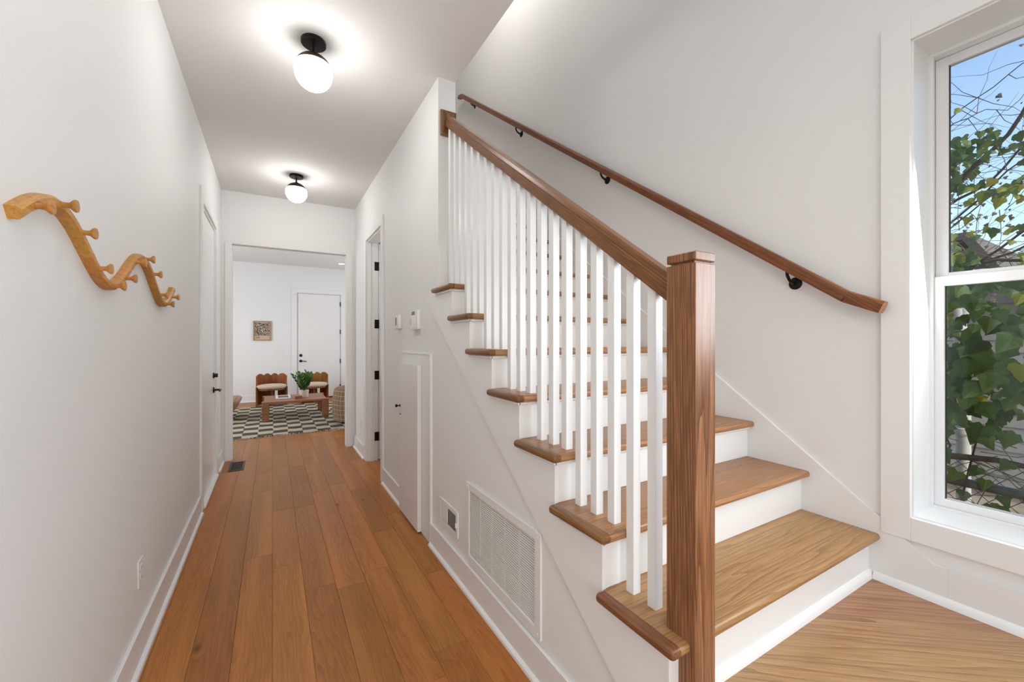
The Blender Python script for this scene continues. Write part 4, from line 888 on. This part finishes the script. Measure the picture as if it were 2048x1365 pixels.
LEAF = [ivy_leaf_mesh('leaf', s_, 1.0) for s_ in range(5)]
leaf_data = {}
for mat in ('ivy', 'ivy_yellow'):
    for i, (V, F) in enumerate(LEAF):
        o = MB().quadmesh(V, F).build('leaf', mat, None, smooth=0); leaf_data[(mat, i)] = o.data; bpy.data.objects.remove(o)
iv = thing('ivy_vine', 'broad-leaved green ivy covering the fence outside the window', 'vine', (3.2, 0.6, -0.4))
spots = []      # (pos, size, yellow)
def add_leaf(x, y, z, s_, yel): spots.append((Vector((x, y, z)), s_, yel))
def in_view(y, x): return 0.13*x-0.06 < y < 0.25*x+0.08
for i in range(1500):         # dense wall of leaves on the fence
    y = rnd.uniform(-1.1, 2.0); z = 0.86+0.84*rnd.random()**0.9; x = 3.12+rnd.uniform(-0.22, 0.30)
    if z < 1.0 and rnd.random() < 0.45: continue
    add_leaf(x, y, z, rnd.uniform(0.055, 0.115), rnd.random() < 0.04)
for i in range(150):          # sparse low leaves
    add_leaf(3.1+rnd.uniform(-.2, .3), rnd.uniform(-1.1, 2.0), rnd.uniform(0.45, 0.9), rnd.uniform(0.05, 0.09), rnd.random() < 0.12)
def blob(n, c, r, s0, s1, yp):
    for i in range(n):
        p = Vector((rnd.gauss(0, 1), rnd.gauss(0, 1), rnd.gauss(0, 1))); add_leaf(c[0]+p.x*r[0], c[1]+p.y*r[1], c[2]+p.z*r[2], rnd.uniform(s0, s1), rnd.random() < yp)
blob(60, (3.3, 0.715, 2.38), (0.10, 0.055, 0.085), 0.045, 0.08, 0.04)     # high cluster
blob(12, (3.3, 0.60, 2.44), (0.10, 0.04, 0.045), 0.04, 0.07, 0.08)
blob(9, (3.3, 0.755, 2.72), (0.08, 0.025, 0.06), 0.03, 0.05, 0.5)
blob(7, (3.3, 0.50, 2.36), (0.08, 0.04, 0.04), 0.04, 0.06, 0.08)
blob(34, (3.3, 0.52, 2.17), (0.08, 0.075, 0.022), 0.045, 0.07, 0.75)   # yellow spray
blob(55, (3.3, 0.73, 1.79), (0.10, 0.045, 0.075), 0.045, 0.075, 0.35)  # lower left cluster
blob(12, (3.3, 0.62, 2.00), (0.1, 0.08, 0.05), 0.04, 0.06, 0.7)
blob(8, (3.3, 0.48, 1.80), (0.1, 0.04, 0.03), 0.05, 0.07, 0.7)
for c_y in (-0.9, -0.5, 1.35, 1.8): blob(45, (3.3, c_y, 2.3+rnd.uniform(-.3, .3)), (0.12, 0.14, 0.16), 0.05, 0.09, 0.1)
vis = [s_ for s_ in spots if in_view(s_[0].y, s_[0].x)]; rest = [s_ for s_ in spots if not in_view(s_[0].y, s_[0].x)]
vis.sort(key=lambda s_: -s_[1]); rest += vis[300:]; vis = vis[:300]
def leaf_rot():   # blades face roughly the house (-x), tips hanging down
    return Euler((rnd.uniform(-0.5, 0.5)-PI/2-0.25, rnd.uniform(-0.7, 0.7), -PI/2+rnd.uniform(-0.6, 0.6)), 'XYZ')
for p, s_, yel in vis:
    o = bpy.data.objects.new('leaf', leaf_data[('ivy_yellow' if yel else 'ivy', rnd.randrange(5))]); COL.objects.link(o); o.parent = iv
    o.location = p-iv.location; o.rotation_euler = leaf_rot(); o.scale = (s_*0.85,)*3
for mat, flag in (('ivy', False), ('ivy_yellow', True)):
    V = []; F = []
    for p, s_, yel in rest:
        if yel != flag: continue
        lv_, lf = LEAF[rnd.randrange(5)]; R_ = leaf_rot().to_matrix()*(s_*0.85); o0 = len(V)
        V += [p+R_ @ Vector(v) for v in lv_]; F += [tuple(o0+i for i in f) for f in lf]
    o = MB().quadmesh(V, F).build('foliage', mat, iv, smooth=0); o['kind'] = 'stuff'
# vine stems and low tangle
m_ = MB()
for i in range(34):
    y = rnd.uniform(-1.0, 1.9); p = Vector((3.15+rnd.uniform(-.1, .15), y, -0.4)); path = [p.copy()]
    for k in range(9): p = p+Vector((rnd.uniform(-.04, .04), rnd.uniform(-.10, .10), rnd.uniform(.14, .26))); path.append(p.copy())
    m_.tube(path, [0.007*(1-0.06*k) for k in range(10)], 5)
m_.build('stem', 'bark', iv)
m_ = MB()
for i in range(420):
    p = Vector((3.2+rnd.uniform(-.25, .5), rnd.uniform(-.9, 1.9), rnd.uniform(-0.2, 0.85))); d = Vector((rnd.uniform(-.6, .6), rnd.uniform(-1, 1), rnd.uniform(-.7, .7))).normalized(); l_ = rnd.uniform(.12, .4)
    m_.tube([p, p+d*l_*0.5+Vector((0, 0, rnd.uniform(-.04, .04))), p+d*l_], [0.0028, 0.002, 0.001], 3, cap=False)
f_ = m_.build('dry_tangle', 'twig', iv); f_['kind'] = 'stuff'
MB().tube([(3.12, 1.4, 0.70), (3.12, 0.75, 0.755), (3.13, 0.55, 0.775), (3.15, 0.2, 0.74)], [0.022, 0.018, 0.014, 0.008], 8).build('stem', 'bark', iv)
# tree with bare twigs behind
tr_ = thing('tree', 'thin-branched tree with sparse leaves against the sky', 'tree', (4.3, 2.2, -0.4))
MB().tube([(4.3, 2.2, -0.4), (4.28, 2.1, 1.0), (4.2, 1.9, 1.7), (4.1, 1.6, 2.1)], [0.09, 0.07, 0.05, 0.035], 10).build('trunk', 'bark', tr_)
def branch(p0, p1, r0, r1, bend=0.05, n=7):
    P0, P1 = Vector(p0), Vector(p1); path = []; rs = []
    off = Vector((rnd.uniform(-1, 1), rnd.uniform(-1, 1), rnd.uniform(-1, 1)))*bend
    for i in range(n+1): t_ = i/n; path.append(P0.lerp(P1, t_)+off*math.sin(t_*PI)+Vector((0, 0, 0.01*math.sin(t_*11)))); rs.append(r0+(r1-r0)*t_)
    MB().tube(path, rs, 7).build('branch', 'bark', tr_); return path
mains = [((4.1, 1.6, 2.1), (3.35, 0.72, 2.28), 0.022, 0.014), ((3.35, 0.72, 2.28), (3.2, 0.38, 2.75), 0.012, 0.007), ((3.4, 0.80, 2.15), (3.25, 0.42, 2.45), 0.008, 0.004),
         ((3.45, 0.85, 1.98), (3.25, 0.44, 2.32), 0.006, 0.003), ((3.45, 0.84, 1.95), (3.3, 0.45, 2.20), 0.005, 0.002), ((3.4, 0.80, 2.64), (3.3, 0.42, 2.80), 0.003, 0.002),
         ((3.45, 0.80, 2.62), (3.35, 0.55, 2.60), 0.003, 0.0015), ((3.6, 0.80, 1.72), (3.3, 0.30, 2.04), 0.008, 0.004), ((3.5, 0.78, 1.76), (3.3, 0.32, 1.92), 0.007, 0.004),
         ((3.3, 0.62, 1.795), (3.25, 0.28, 1.83), 0.009, 0.008), ((4.1, 1.6, 2.1), (3.6, 1.9, 3.2), 0.02, 0.006), ((4.1, 1.6, 2.1), (3.9, 1.0, 3.4), 0.02, 0.005), ((3.35, 0.72, 2.28), (3.3, 1.2, 2.9), 0.012, 0.004)]
paths = [branch(*a) for a in mains]
m_ = MB(); 
for pth in paths:
    for k in range(9):
        p = pth[rnd.randrange(len(pth))].copy(); q = p.copy(); d = Vector((rnd.uniform(-.3, .3), rnd.uniform(-1, 1), rnd.uniform(-.8, .9))).normalized(); path = [p.copy()]
        for s_ in range(4): q = q+d*rnd.uniform(.04, .09)+Vector((0, rnd.uniform(-.02, .02), rnd.uniform(-.02, .02))); path.append(q.copy())
        m_.tube(path, [0.0022, 0.0018, 0.0014, 0.001, 0.0006], 3, cap=False)
for k in range(330):          # finer twigs of the trees farther away
    p = Vector((5.6+rnd.uniform(-.6, .6), rnd.uniform(-0.6, 2.6), 2.35+rnd.gauss(0, .42))); d = Vector((0, rnd.uniform(-1, 1), rnd.uniform(-.2, .8))).normalized(); path = [p.copy()]
    for s_ in range(4): p = p+d*rnd.uniform(.06, .14)+Vector((0, rnd.uniform(-.03, .03), rnd.uniform(-.03, .03))); path.append(p.copy())
    m_.tube(path, [0.004, 0.003, 0.0025, 0.002, 0.001], 3, cap=False)
f_ = m_.build('twigs', 'twig', tr_); f_['kind'] = 'stuff'
V = []; F = []
for k in range(900):          # small withered leaves on the far twigs
    p = Vector((5.6+rnd.uniform(-.6, .6), rnd.uniform(-0.6, 2.6), 2.45+rnd.gauss(0, .45))); s_ = rnd.uniform(.015, .04); R_ = leaf_rot().to_matrix()*s_; lv_, lf = LEAF[rnd.randrange(5)]; o0 = len(V)
    V += [p+R_ @ Vector(v) for v in lv_]; F += [tuple(o0+i for i in f) for f in lf]
f_ = MB().quadmesh(V, F).build('withered_leaves', 'twig', tr_, smooth=0); f_['kind'] = 'stuff'
